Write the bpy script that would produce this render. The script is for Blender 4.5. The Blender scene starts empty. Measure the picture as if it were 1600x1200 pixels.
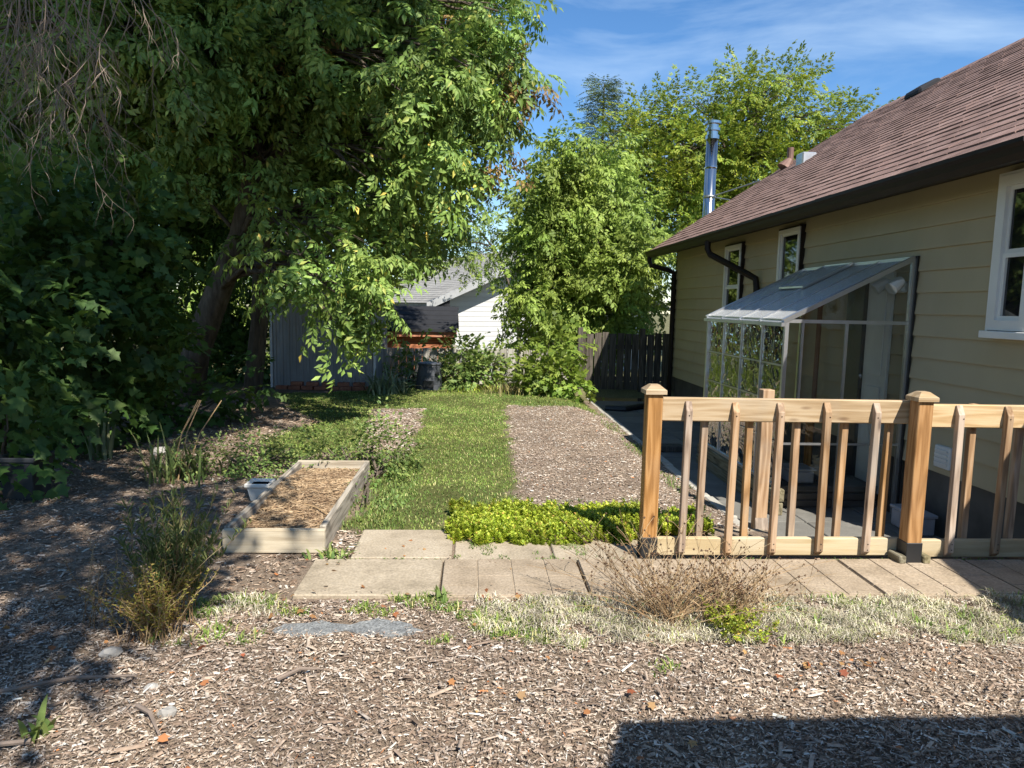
import bpy, bmesh, math, random
import numpy as np
from mathutils import Vector, Matrix

random.seed(7)
RG = np.random.default_rng(11)
SC = bpy.context.scene
COL = SC.collection
R = math.radians

# ------------------------------------------------------------------ camera
CAM_POS = Vector((0, 0, 1.5))
YAW, PITCH, ROLL, FPX = R(3.18), R(6.43), R(1.2), 1090.0
fw = Vector((math.sin(YAW) * math.cos(PITCH), math.cos(YAW) * math.cos(PITCH), -math.sin(PITCH)))
r0 = Vector((math.cos(YAW), -math.sin(YAW), 0))
u0 = r0.cross(fw)
rt = r0 * math.cos(ROLL) + u0 * math.sin(ROLL)
up = u0 * math.cos(ROLL) - r0 * math.sin(ROLL)
cam = bpy.data.cameras.new("camera")
cam.sensor_width = 36.0
cam.lens = 36.0 * FPX / 1600.0
cam.clip_start = 0.05
cam.clip_end = 2000
camo = bpy.data.objects.new("camera", cam)
COL.objects.link(camo)
camo.matrix_world = Matrix(((rt.x, up.x, -fw.x, CAM_POS.x), (rt.y, up.y, -fw.y, CAM_POS.y),
                            (rt.z, up.z, -fw.z, CAM_POS.z), (0, 0, 0, 1)))
SC.camera = camo

# ------------------------------------------------------------------ sun and sky
SUN_K, SUN_M = 0.38, 0.80          # horizontal offset per metre of height, towards the sun (+x, -y)
sun_dir = Vector((SUN_K, -SUN_M, 1)).normalized()
SUN_EL = math.asin(sun_dir.z)
SUN_AZ = math.atan2(sun_dir.x, sun_dir.y)
sl = bpy.data.lights.new("sun", 'SUN')
sl.energy = 5.0
sl.angle = R(0.53)
sl.color = (1.0, 0.935, 0.83)
so = bpy.data.objects.new("sun", sl)
COL.objects.link(so)
so.rotation_euler = (-sun_dir).to_track_quat('-Z', 'Y').to_euler()
so.location = (6, -10, 14)

W = bpy.data.worlds.new("World")
SC.world = W
W.use_nodes = True
wn, wl_ = W.node_tree.nodes, W.node_tree.links
wn.clear()
out = wn.new("ShaderNodeOutputWorld")
bg = wn.new("ShaderNodeBackground")
bg.inputs["Strength"].default_value = 0.058
sky = wn.new("ShaderNodeTexSky")
sky.sky_type = 'NISHITA'
sky.sun_disc = False
sky.sun_elevation = SUN_EL
sky.sun_rotation = SUN_AZ
sky.altitude = 200
sky.air_density = 1.0
sky.dust_density = 0.05
sky.ozone_density = 5.0
tc = wn.new("ShaderNodeTexCoord")
mp = wn.new("ShaderNodeMapping")
mp.inputs["Rotation"].default_value = (0, R(-14), R(20))
mp.inputs["Scale"].default_value = (1.6, 1.2, 5.0)
nz = wn.new("ShaderNodeTexNoise")
nz.inputs["Scale"].default_value = 1.7
nz.inputs["Detail"].default_value = 7
nz.inputs["Roughness"].default_value = 0.55
nz.inputs["Distortion"].default_value = 0.6
cr = wn.new("ShaderNodeValToRGB")
cr.color_ramp.elements[0].position = 0.46
cr.color_ramp.elements[0].color = (0, 0, 0, 1)
cr.color_ramp.elements[1].position = 0.80
cr.color_ramp.elements[1].color = (0.55, 0.55, 0.55, 1)
mx = wn.new("ShaderNodeMixRGB")
mx.inputs[2].default_value = (9.0, 11.0, 12.8, 1)
wl_.new(tc.outputs["Generated"], mp.inputs["Vector"])
wl_.new(mp.outputs[0], nz.inputs["Vector"])
wl_.new(nz.outputs["Fac"], cr.inputs[0])
wl_.new(cr.outputs[0], mx.inputs[0])
hsv = wn.new("ShaderNodeHueSaturation")
hsv.inputs["Saturation"].default_value = 1.15
hsv.inputs["Value"].default_value = 1.68
wl_.new(sky.outputs[0], hsv.inputs["Color"])
wl_.new(hsv.outputs[0], mx.inputs[1])
wl_.new(mx.outputs[0], bg.inputs["Color"])
wl_.new(bg.outputs[0], out.inputs["Surface"])

SC.view_settings.view_transform = 'Standard'
SC.view_settings.look = 'None'
SC.view_settings.exposure = 0.88
SC.view_settings.gamma = 1.0
SC.view_settings.use_curve_mapping = False
SC.render.engine = 'CYCLES'
SC.cycles.max_bounces = 8
SC.cycles.diffuse_bounces = 4
SC.cycles.glossy_bounces = 3
SC.cycles.transmission_bounces = 4
SC.cycles.transparent_max_bounces = 12


# ------------------------------------------------------------------ materials
def new_mat(name):
    m = bpy.data.materials.new(name)
    m.use_nodes = True
    nt = m.node_tree
    nt.nodes.clear()
    o = nt.nodes.new("ShaderNodeOutputMaterial")
    return m, nt.nodes, nt.links, o


def ramp_node(n, stops, interp='LINEAR'):
    c = n.new("ShaderNodeValToRGB")
    c.color_ramp.interpolation = interp
    els = c.color_ramp.elements
    while len(els) < len(stops):
        els.new(0.5)
    for e, (p, col) in zip(els, stops):
        e.position = p
        e.color = (*col, 1)
    return c


def mat_noise(name, stops, scale=(6, 6, 6), detail=6, rough=0.85, bump=0.3, dist=0.01, rnd=True, spec=0.3,
              metal=0.0, fine=None, nrough=0.6, var=0.08):
    """Colour ramp over stretched noise in object space, shifted per object, with matching bump."""
    m, n, l, o = new_mat(name)
    p = n.new("ShaderNodeBsdfPrincipled")
    p.inputs["Roughness"].default_value = rough
    p.inputs["Specular IOR Level"].default_value = spec
    p.inputs["Metallic"].default_value = metal
    t = n.new("ShaderNodeTexCoord")
    vec = t.outputs["Object"]
    if rnd:
        oi = n.new("ShaderNodeObjectInfo")
        mul = n.new("ShaderNodeMath"); mul.operation = 'MULTIPLY'; mul.inputs[1].default_value = 37.0
        l.new(oi.outputs["Random"], mul.inputs[0])
        ad = n.new("ShaderNodeVectorMath"); ad.operation = 'ADD'
        l.new(vec, ad.inputs[0]); l.new(mul.outputs[0], ad.inputs[1])
        vec = ad.outputs[0]
    mp = n.new("ShaderNodeMapping")
    mp.inputs["Scale"].default_value = scale
    l.new(vec, mp.inputs["Vector"])
    nz = n.new("ShaderNodeTexNoise")
    nz.inputs["Scale"].default_value = 1.0
    nz.inputs["Detail"].default_value = detail
    nz.inputs["Roughness"].default_value = nrough
    l.new(mp.outputs[0], nz.inputs["Vector"])
    c = ramp_node(n, stops)
    l.new(nz.outputs["Fac"], c.inputs[0])
    colo = c.outputs[0]
    h = nz.outputs["Fac"]
    if rnd:
        hs = n.new("ShaderNodeHueSaturation")
        mr = n.new("ShaderNodeMapRange")
        mr.inputs["To Min"].default_value = 1 - var
        mr.inputs["To Max"].default_value = 1 + var
        l.new(oi.outputs["Random"], mr.inputs["Value"])
        l.new(mr.outputs[0], hs.inputs["Value"])
        l.new(colo, hs.inputs["Color"])
        colo = hs.outputs[0]
    if fine:
        nf = n.new("ShaderNodeTexNoise")
        nf.inputs["Scale"].default_value = fine[0]
        nf.inputs["Detail"].default_value = 4
        l.new(vec, nf.inputs["Vector"])
        mr2 = n.new("ShaderNodeMapRange")
        mr2.inputs["From Min"].default_value = 0.3
        mr2.inputs["From Max"].default_value = 0.7
        mr2.inputs["To Min"].default_value = 1 - fine[1]
        mr2.inputs["To Max"].default_value = 1 + fine[1]
        l.new(nf.outputs["Fac"], mr2.inputs["Value"])
        h2 = n.new("ShaderNodeHueSaturation")
        l.new(mr2.outputs[0], h2.inputs["Value"])
        l.new(colo, h2.inputs["Color"])
        colo = h2.outputs[0]
        am = n.new("ShaderNodeMath"); am.operation = 'ADD'
        l.new(h, am.inputs[0]); l.new(nf.outputs["Fac"], am.inputs[1])
        h = am.outputs[0]
    l.new(colo, p.inputs["Base Color"])
    if bump:
        b = n.new("ShaderNodeBump")
        b.inputs["Strength"].default_value = bump
        b.inputs["Distance"].default_value = dist
        l.new(h, b.inputs["Height"])
        l.new(b.outputs[0], p.inputs["Normal"])
    l.new(p.outputs[0], o.inputs[0])
    return m


def mat_wood(name, dark, mid, light, axis='x', rough=0.8, knots=True, bands=34.0, sat=(0.85, 1.1), grey=0.35):
    """Sawn timber: stretched fibre noise, growth-ring bands and a few knots along the given axis."""
    m, n, l, o = new_mat(name)
    p = n.new("ShaderNodeBsdfPrincipled")
    p.inputs["Roughness"].default_value = rough
    p.inputs["Specular IOR Level"].default_value = 0.25
    t = n.new("ShaderNodeTexCoord")
    oi = n.new("ShaderNodeObjectInfo")
    mul = n.new("ShaderNodeMath"); mul.operation = 'MULTIPLY'; mul.inputs[1].default_value = 53.0
    l.new(oi.outputs["Random"], mul.inputs[0])
    ad = n.new("ShaderNodeVectorMath"); ad.operation = 'ADD'
    l.new(t.outputs["Object"], ad.inputs[0]); l.new(mul.outputs[0], ad.inputs[1])
    sc = {'x': (2.2, 60, 60), 'y': (60, 2.2, 60), 'z': (60, 60, 2.2)}[axis]
    sc2 = {'x': (1.1, 14, 14), 'y': (14, 1.1, 14), 'z': (14, 14, 1.1)}[axis]
    mp = n.new("ShaderNodeMapping"); mp.inputs["Scale"].default_value = sc2
    l.new(ad.outputs[0], mp.inputs["Vector"])
    wv = n.new("ShaderNodeTexNoise")
    wv.inputs["Scale"].default_value = 1.0; wv.inputs["Detail"].default_value = 2
    l.new(mp.outputs[0], wv.inputs["Vector"])
    sn = n.new("ShaderNodeMath"); sn.operation = 'MULTIPLY'; sn.inputs[1].default_value = bands
    l.new(wv.outputs["Fac"], sn.inputs[0])
    fr = n.new("ShaderNodeMath"); fr.operation = 'SINE'
    l.new(sn.outputs[0], fr.inputs[0])
    mr = n.new("ShaderNodeMapRange")
    mr.inputs["From Min"].default_value = -1; mr.inputs["From Max"].default_value = 1
    l.new(fr.outputs[0], mr.inputs["Value"])
    mp2 = n.new("ShaderNodeMapping"); mp2.inputs["Scale"].default_value = sc
    l.new(ad.outputs[0], mp2.inputs["Vector"])
    fz = n.new("ShaderNodeTexNoise")
    fz.inputs["Scale"].default_value = 2.2; fz.inputs["Detail"].default_value = 6; fz.inputs["Roughness"].default_value = 0.7
    l.new(mp2.outputs[0], fz.inputs["Vector"])
    mixf = n.new("ShaderNodeMixRGB"); mixf.inputs[0].default_value = 0.62
    l.new(mr.outputs[0], mixf.inputs[1]); l.new(fz.outputs["Fac"], mixf.inputs[2])
    c = ramp_node(n, [(0.22, dark), (0.5, mid), (0.78, light)])
    l.new(mixf.outputs[0], c.inputs[0])
    col = c.outputs[0]
    if knots:
        vo = n.new("ShaderNodeTexVoronoi")
        vo.inputs["Scale"].default_value = 1.0
        sck = {'x': (2.6, 9, 9), 'y': (9, 2.6, 9), 'z': (9, 9, 2.6)}[axis]
        mp3 = n.new("ShaderNodeMapping"); mp3.inputs["Scale"].default_value = sck
        l.new(ad.outputs[0], mp3.inputs["Vector"]); l.new(mp3.outputs[0], vo.inputs["Vector"])
        kr = ramp_node(n, [(0.05, (1, 1, 1)), (0.14, (0, 0, 0))])
        l.new(vo.outputs["Distance"], kr.inputs[0])
        km = n.new("ShaderNodeMixRGB"); km.inputs[2].default_value = (dark[0] * .5, dark[1] * .42, dark[2] * .4, 1)
        l.new(kr.outputs[0], km.inputs[0]); l.new(col, km.inputs[1])
        col = km.outputs[0]
    # weathered grey patches
    gz = n.new("ShaderNodeTexNoise"); gz.inputs["Scale"].default_value = 2.4; gz.inputs["Detail"].default_value = 5
    l.new(ad.outputs[0], gz.inputs["Vector"])
    gr = ramp_node(n, [(0.5, (0, 0, 0)), (0.72, (grey, grey, grey))])
    l.new(gz.outputs["Fac"], gr.inputs[0])
    gm = n.new("ShaderNodeMixRGB")
    g = sum(mid) / 3
    gm.inputs[2].default_value = (g * 1.1, g * 1.05, g * 0.95, 1)
    l.new(gr.outputs[0], gm.inputs[0]); l.new(col, gm.inputs[1])
    hs = n.new("ShaderNodeHueSaturation")
    mr3 = n.new("ShaderNodeMapRange"); mr3.inputs["To Min"].default_value = 0.8; mr3.inputs["To Max"].default_value = 1.16
    l.new(oi.outputs["Random"], mr3.inputs["Value"]); l.new(mr3.outputs[0], hs.inputs["Value"])
    wn2 = n.new("ShaderNodeMath"); wn2.operation = 'FRACT'
    mu2 = n.new("ShaderNodeMath"); mu2.operation = 'MULTIPLY'; mu2.inputs[1].default_value = 17.3
    l.new(oi.outputs["Random"], mu2.inputs[0]); l.new(mu2.outputs[0], wn2.inputs[0])
    mr4 = n.new("ShaderNodeMapRange"); mr4.inputs["To Min"].default_value = sat[0]; mr4.inputs["To Max"].default_value = sat[1]
    l.new(wn2.outputs[0], mr4.inputs["Value"]); l.new(mr4.outputs[0], hs.inputs["Saturation"])
    l.new(gm.outputs[0], hs.inputs["Color"])
    l.new(hs.outputs[0], p.inputs["Base Color"])
    b = n.new("ShaderNodeBump"); b.inputs["Strength"].default_value = 0.5; b.inputs["Distance"].default_value = 0.003
    l.new(fz.outputs["Fac"], b.inputs["Height"]); l.new(b.outputs[0], p.inputs["Normal"])
    l.new(p.outputs[0], o.inputs[0])
    return m


def mat_leaf(name, stops, trans=0.38, tcol=(0.16, 0.26, 0.03), rough=0.55, interp='LINEAR', patch=None, spec=0.35):
    """Foliage: colour varies per leaf (mesh island) and over patches; light shines through."""
    m, n, l, o = new_mat(name)
    g = n.new("ShaderNodeNewGeometry")
    c = ramp_node(n, stops, interp)
    l.new(g.outputs["Random Per Island"], c.inputs[0])
    col = c.outputs[0]
    t = n.new("ShaderNodeTexCoord")
    nz = n.new("ShaderNodeTexNoise"); nz.inputs["Scale"].default_value = 1.3 if not patch else patch
    nz.inputs["Detail"].default_value = 3
    l.new(t.outputs["Object"], nz.inputs["Vector"])
    mr = n.new("ShaderNodeMapRange")
    mr.inputs["From Min"].default_value = 0.3; mr.inputs["From Max"].default_value = 0.7
    mr.inputs["To Min"].default_value = 0.62; mr.inputs["To Max"].default_value = 1.38
    l.new(nz.outputs["Fac"], mr.inputs["Value"])
    hs = n.new("ShaderNodeHueSaturation")
    l.new(mr.outputs[0], hs.inputs["Value"]); l.new(col, hs.inputs["Color"])
    nh_ = n.new("ShaderNodeTexNoise"); nh_.inputs["Scale"].default_value = 0.7; nh_.inputs["Detail"].default_value = 4
    l.new(t.outputs["Object"], nh_.inputs["Vector"])
    mh = n.new("ShaderNodeMapRange"); mh.inputs["From Min"].default_value = 0.3; mh.inputs["From Max"].default_value = 0.7
    mh.inputs["To Min"].default_value = 0.485; mh.inputs["To Max"].default_value = 0.52
    l.new(nh_.outputs["Fac"], mh.inputs["Value"]); l.new(mh.outputs[0], hs.inputs["Hue"])
    p = n.new("ShaderNodeBsdfPrincipled")
    p.inputs["Roughness"].default_value = rough
    p.inputs["Specular IOR Level"].default_value = spec
    l.new(hs.outputs[0], p.inputs["Base Color"])
    tr = n.new("ShaderNodeBsdfTranslucent")
    tm = n.new("ShaderNodeMixRGB"); tm.inputs[0].default_value = 0.55; tm.inputs[2].default_value = (*tcol, 1)
    l.new(hs.outputs[0], tm.inputs[1]); l.new(tm.outputs[0], tr.inputs["Color"])
    ms = n.new("ShaderNodeMixShader"); ms.inputs[0].default_value = trans
    l.new(p.outputs[0], ms.inputs[1]); l.new(tr.outputs[0], ms.inputs[2])
    l.new(ms.outputs[0], o.inputs[0])
    return m


def mat_island(name, stops, rough=0.9, interp='LINEAR', fine=40.0, amt=0.25, spec=0.2):
    """Opaque litter: each piece takes its own colour from the ramp, plus fine fibre noise."""
    m, n, l, o = new_mat(name)
    g = n.new("ShaderNodeNewGeometry")
    c = ramp_node(n, stops, interp)
    l.new(g.outputs["Random Per Island"], c.inputs[0])
    t = n.new("ShaderNodeTexCoord")
    nz = n.new("ShaderNodeTexNoise"); nz.inputs["Scale"].default_value = fine; nz.inputs["Detail"].default_value = 4
    l.new(t.outputs["Object"], nz.inputs["Vector"])
    mr = n.new("ShaderNodeMapRange")
    mr.inputs["From Min"].default_value = 0.3; mr.inputs["From Max"].default_value = 0.7
    mr.inputs["To Min"].default_value = 1 - amt; mr.inputs["To Max"].default_value = 1 + amt
    l.new(nz.outputs["Fac"], mr.inputs["Value"])
    hs = n.new("ShaderNodeHueSaturation")
    l.new(mr.outputs[0], hs.inputs["Value"]); l.new(c.outputs[0], hs.inputs["Color"])
    pz = n.new("ShaderNodeTexNoise"); pz.inputs["Scale"].default_value = 1.9; pz.inputs["Detail"].default_value = 6
    pz.inputs["Roughness"].default_value = 0.65
    l.new(t.outputs["Object"], pz.inputs["Vector"])
    pr_ = ramp_node(n, [(0.32, (0.62, 0.56, 0.52)), (0.45, (0.95, 0.93, 0.92)), (0.55, (1.08, 1.05, 1.0)), (0.7, (1.22, 1.24, 1.26))])
    l.new(pz.outputs["Fac"], pr_.inputs[0])
    pm = n.new("ShaderNodeMixRGB"); pm.blend_type = 'MULTIPLY'; pm.inputs[0].default_value = 1.0
    l.new(hs.outputs[0], pm.inputs[1]); l.new(pr_.outputs[0], pm.inputs[2])
    p = n.new("ShaderNodeBsdfPrincipled")
    p.inputs["Roughness"].default_value = rough
    p.inputs["Specular IOR Level"].default_value = spec
    l.new(pm.outputs[0], p.inputs["Base Color"])
    l.new(p.outputs[0], o.inputs[0])
    return m


def mat_plain(name, col, rough=0.5, metal=0.0, spec=0.5, noise=0.12, scale=8.0, bump=0.0):
    a = tuple(c * (1 - noise) for c in col)
    b = tuple(min(1, c * (1 + noise)) for c in col)
    return mat_noise(name, [(0.3, a), (0.7, b)], (scale,) * 3, 5, rough, bump, 0.004, True, spec, metal)


def mat_glass(name, tint, refl=1.0, wav=0.0, rough=0.02, opaque=0.0):
    """Thin clear sheet: see-through, reflecting by angle, optionally wavy."""
    m, n, l, o = new_mat(name)
    tr = n.new("ShaderNodeBsdfTransparent"); tr.inputs["Color"].default_value = (*tint, 1)
    gl = n.new("ShaderNodeBsdfGlossy"); gl.inputs["Roughness"].default_value = rough
    gl.inputs["Color"].default_value = (0.95, 0.97, 1, 1)
    fr = n.new("ShaderNodeFresnel"); fr.inputs["IOR"].default_value = 1.5
    mu = n.new("ShaderNodeMath"); mu.operation = 'MULTIPLY_ADD'
    mu.inputs[1].default_value = refl; mu.inputs[2].default_value = opaque
    mu.use_clamp = True
    l.new(fr.outputs[0], mu.inputs[0])
    if wav:
        t = n.new("ShaderNodeTexCoord")
        nz = n.new("ShaderNodeTexNoise"); nz.inputs["Scale"].default_value = 7; nz.inputs["Detail"].default_value = 1.5
        nz.inputs["Distortion"].default_value = 1.2
        l.new(t.outputs["Object"], nz.inputs["Vector"])
        b = n.new("ShaderNodeBump"); b.inputs["Strength"].default_value = wav; b.inputs["Distance"].default_value = 0.02
        l.new(nz.outputs["Fac"], b.inputs["Height"])
        l.new(b.outputs[0], gl.inputs["Normal"])
    ms = n.new("ShaderNodeMixShader")
    l.new(mu.outputs[0], ms.inputs[0]); l.new(tr.outputs[0], ms.inputs[1]); l.new(gl.outputs[0], ms.inputs[2])
    l.new(ms.outputs[0], o.inputs[0])
    return m


MT = {}
MT['siding'] = mat_noise('cream_siding', [(0.3, (0.405, 0.345, 0.225)), (0.7, (0.445, 0.38, 0.25))], (1.6, 2.4, 0.5), 7, 0.6, 0.08, 0.004, True, 0.35, var=0.025)
MT['concrete'] = mat_noise('foundation_concrete', [(0.3, (0.08, 0.075, 0.068)), (0.7, (0.14, 0.13, 0.118))], (3, 3, 3), 8, 0.95, 0.4, 0.01)
MT['shingle'] = mat_noise('brown_shingle', [(0.25, (0.14, 0.09, 0.078)), (0.5, (0.232, 0.153, 0.133)), (0.8, (0.315, 0.222, 0.197))], (5, 5, 5), 4, 0.95, 0.5, 0.004, True, 0.15, 0, (260.0, 0.35), var=0.16)
MT['dark_trim'] = mat_plain('dark_brown_trim', (0.020, 0.014, 0.012), 0.5, 0, 0.2)
MT['white_vinyl'] = mat_plain('white_vinyl', (0.72, 0.72, 0.70), 0.45, 0, 0.4, 0.05, 3)
MT['pane'] = mat_plain('window_pane', (0.008, 0.009, 0.011), 0.03, 0, 0.9, 0.02)
MT['steel'] = mat_plain('stainless_steel', (0.50, 0.49, 0.47), 0.14, 1.0, 0.5, 0.1, 3)
MT['zinc'] = mat_plain('galvanised_steel', (0.55, 0.56, 0.57), 0.4, 0.9, 0.5, 0.15, 6)
MT['rustvent'] = mat_plain('brown_vent_metal', (0.16, 0.095, 0.075), 0.6, 0.2, 0.4, 0.2)
MT['alu'] = mat_plain('aluminium', (0.62, 0.63, 0.64), 0.33, 0.85, 0.5, 0.08, 5)
MT['ghglass'] = mat_glass('wavy_greenhouse_sheet', (0.92, 0.93, 0.92), 2.2, 0.9, 0.02, 0.05)
MT['ghclear'] = mat_glass('clear_greenhouse_sheet', (0.95, 0.96, 0.95), 1.0, 0.08, 0.01)
MT['ghroof'] = None
MT['cedar'] = mat_wood('honey_cedar', (0.24, 0.115, 0.035), (0.36, 0.185, 0.065), (0.44, 0.245, 0.10), 'z', 0.75, True, 44, (.95, 1.08), .15)
MT['rail'] = mat_wood('pale_rail_timber', (0.34, 0.225, 0.11), (0.445, 0.315, 0.175), (0.52, 0.395, 0.245), 'x', 0.8, True, 30, (.85, 1.08), .4)
MT['rail2'] = mat_wood('new_rail_timber', (0.42, 0.32, 0.175), (0.50, 0.40, 0.24), (0.57, 0.475, 0.31), 'x', 0.8, True, 14)
MT['baluster'] = mat_wood('weathered_baluster', (0.22, 0.135, 0.075), (0.36, 0.235, 0.14), (0.46, 0.33, 0.22), 'z', 0.85, True, 30, (.55, 1.25), .5)
MT['oldwood_y'] = mat_wood('greyed_board_lengthwise', (0.17, 0.145, 0.115), (0.31, 0.275, 0.225), (0.44, 0.395, 0.33), 'y', 0.9)
MT['bedfront'] = mat_wood('pale_bed_board', (0.25, 0.195, 0.125), (0.38, 0.315, 0.215), (0.48, 0.415, 0.30), 'x', 0.9, True, 18, (.8, 1.0), .5)
MT['timber'] = mat_wood('mossy_timber', (0.10, 0.085, 0.05), (0.19, 0.165, 0.10), (0.28, 0.25, 0.17), 'y', 0.9)
MT['fence_grey'] = mat_wood('silvered_fence', (0.20, 0.185, 0.16), (0.34, 0.32, 0.28), (0.46, 0.44, 0.39), 'z', 0.9, False)
MT['fence_dark'] = mat_wood('old_dark_fence', (0.045, 0.038, 0.031), (0.082, 0.07, 0.057), (0.13, 0.112, 0.093), 'z', 0.9, False)
MT['slab'] = mat_noise('buff_concrete_slab', [(0.3, (0.24, 0.20, 0.145)), (0.5, (0.335, 0.282, 0.21)), (0.75, (0.40, 0.345, 0.265))], (4, 4, 4), 8, 0.95, 0.35, 0.004, True, 0.2, 0, (75.0, 0.22), var=0.05)
MT['brickslab'] = mat_noise('pink_brick_slab', [(0.3, (0.215, 0.17, 0.12)), (0.5, (0.31, 0.25, 0.183)), (0.75, (0.375, 0.31, 0.235))], (4, 4, 4), 8, 0.95, 0.35, 0.004, True, 0.2, 0, (80.0, 0.24), var=0.07)
MT['paver'] = mat_noise('grey_patio_paver', [(0.25, (0.12, 0.115, 0.105)), (0.55, (0.175, 0.17, 0.155)), (0.8, (0.23, 0.22, 0.20))], (3, 3, 3), 8, 0.95, 0.35, 0.004, True, 0.2, 0, (120.0, 0.14))
MT['bluestone'] = mat_noise('grey_flagstone', [(0.25, (0.11, 0.115, 0.12)), (0.7, (0.24, 0.25, 0.25))], (16, 16, 16), 8, 0.95, 0.8, 0.008, True, 0.2, 0, (110.0, 0.5))
MT['edging'] = mat_noise('edging_concrete', [(0.3, (0.30, 0.28, 0.245)), (0.7, (0.44, 0.42, 0.37))], (5, 5, 5), 7, 0.95, 0.4, 0.006)
MT['black'] = mat_plain('black_plastic', (0.018, 0.019, 0.021), 0.4, 0, 0.4)
MT['binblack'] = mat_plain('faded_black_plastic', (0.055, 0.06, 0.07), 0.5, 0, 0.4)
MT['planter'] = mat_plain('dark_grey_planter', (0.05, 0.053, 0.056), 0.6, 0, 0.3)
MT['potwhite'] = mat_plain('white_plastic_pot', (0.66, 0.64, 0.58), 0.5, 0, 0.4)
MT['palebox'] = mat_plain('pale_plastic_box', (0.34, 0.35, 0.38), 0.5)
MT['shed'] = mat_noise('pale_grey_shed_metal', [(0.3, (0.22, 0.225, 0.225)), (0.7, (0.29, 0.292, 0.292))], (2, 2, 2), 6, 0.5, 0.05, 0.004, True, 0.4)
MT['nwhite'] = mat_plain('white_neighbour_siding', (0.54, 0.545, 0.55), 0.6, 0, 0.3, 0.05, 2)
MT['nroof'] = mat_noise('grey_neighbour_shingle', [(0.3, (0.20, 0.195, 0.185)), (0.7, (0.34, 0.33, 0.31))], (3, 3, 3), 6, 0.95, 0.4, 0.01, True, 0.2, 0, (60.0, 0.3))
MT['nfascia'] = mat_plain('grey_fascia', (0.33, 0.34, 0.35), 0.6)
MT['navy'] = mat_plain('dark_slate_metal', (0.022, 0.023, 0.027), 0.7, 0, 0.2)
MT['orange'] = mat_wood('orange_stained_board', (0.24, 0.065, 0.02), (0.42, 0.135, 0.045), (0.54, 0.20, 0.08), 'x', 0.7, False)
MT['brick'] = mat_noise('red_brick', [(0.3, (0.22, 0.085, 0.055)), (0.7, (0.36, 0.16, 0.10))], (14, 14, 14), 6, 0.95, 0.5, 0.006)
MT['bark'] = mat_noise('grey_brown_bark', [(0.3, (0.055, 0.042, 0.032)), (0.55, (0.12, 0.095, 0.072)), (0.8, (0.20, 0.17, 0.135))], (14, 14, 3), 8, 0.95, 0.9, 0.02, False)
MT['twig'] = mat_plain('dead_twig', (0.21, 0.165, 0.135), 0.9, 0, 0.2, 0.3)
MT['stem'] = mat_island('dry_brown_stem', [(0, (0.19, 0.115, 0.06)), (0.5, (0.34, 0.235, 0.13)), (1, (0.50, 0.39, 0.24))])
MT['seed'] = mat_island('dark_seed_head', [(0, (0.06, 0.035, 0.022)), (1, (0.16, 0.10, 0.065))])
MT['maple'] = mat_leaf('box_elder_leaf', [(0.0, (0.112, 0.190, 0.041)), (0.5, (0.211, 0.314, 0.069)), (0.93, (0.301, 0.404, 0.096)), (0.985, (0.399, 0.427, 0.096)), (1.0, (0.800, 0.584, 0.116))], 0.30, (0.28, 0.38, 0.08))
MT['mapleturn'] = mat_leaf('turning_leaf', [(0, (0.32, 0.26, 0.05)), (0.4, (0.34, 0.21, 0.08)), (0.7, (0.24, 0.13, 0.08)), (1, (0.20, 0.20, 0.06))], 0.25, (0.4, 0.25, 0.08))
MT['mid'] = mat_leaf('ash_leaf', [(0, (0.152, 0.222, 0.039)), (0.5, (0.255, 0.351, 0.065)), (1, (0.369, 0.466, 0.099))], 0.34, (0.30, 0.42, 0.09))
MT['locust'] = mat_leaf('locust_leaf', [(0, (0.118, 0.202, 0.026)), (0.6, (0.237, 0.318, 0.036)), (1, (0.413, 0.422, 0.054))], 0.38, (0.36, 0.42, 0.06))
MT['spruce'] = mat_leaf('spruce_needle', [(0, (0.092, 0.156, 0.072)), (1, (0.231, 0.282, 0.141))], 0.15, (0.08, 0.12, 0.04))
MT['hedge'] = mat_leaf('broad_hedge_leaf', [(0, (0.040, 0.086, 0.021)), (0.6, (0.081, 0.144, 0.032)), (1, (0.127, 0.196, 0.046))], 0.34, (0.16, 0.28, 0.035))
MT['bush'] = mat_leaf('bright_bush_leaf', [(0, (0.119, 0.185, 0.030)), (0.6, (0.198, 0.277, 0.041)), (1, (0.290, 0.356, 0.059))], 0.36, (0.28, 0.36, 0.05))
MT['weedleaf'] = mat_leaf('weed_leaf', [(0, (0.091, 0.156, 0.039)), (0.6, (0.169, 0.247, 0.065)), (1, (0.286, 0.325, 0.091))], 0.3, (0.22, 0.3, 0.05))
MT['grass'] = mat_leaf('lawn_blade', [(0, (0.109, 0.197, 0.037)), (0.5, (0.199, 0.308, 0.058)), (0.8, (0.317, 0.395, 0.091)), (0.9, (0.532, 0.497, 0.199)), (1, (0.699, 0.617, 0.317))], 0.3, (0.25, 0.33, 0.06), 0.6, patch=1.6)
MT['drygrass'] = mat_leaf('dry_blade', [(0, (0.22, 0.20, 0.07)), (0.5, (0.36, 0.29, 0.13)), (1, (0.46, 0.38, 0.21))], 0.2, (0.4, 0.32, 0.1))
MT['lily'] = mat_leaf('strap_leaf', [(0, (0.075, 0.115, 0.035)), (0.6, (0.14, 0.19, 0.06)), (0.85, (0.24, 0.26, 0.09)), (1, (0.38, 0.32, 0.15))], 0.28, (0.25, 0.3, 0.08))
MT['iris'] = mat_leaf('iris_leaf', [(0, (0.12, 0.165, 0.085)), (0.6, (0.21, 0.26, 0.14)), (1, (0.34, 0.35, 0.18))], 0.22, (0.25, 0.32, 0.12))
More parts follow.
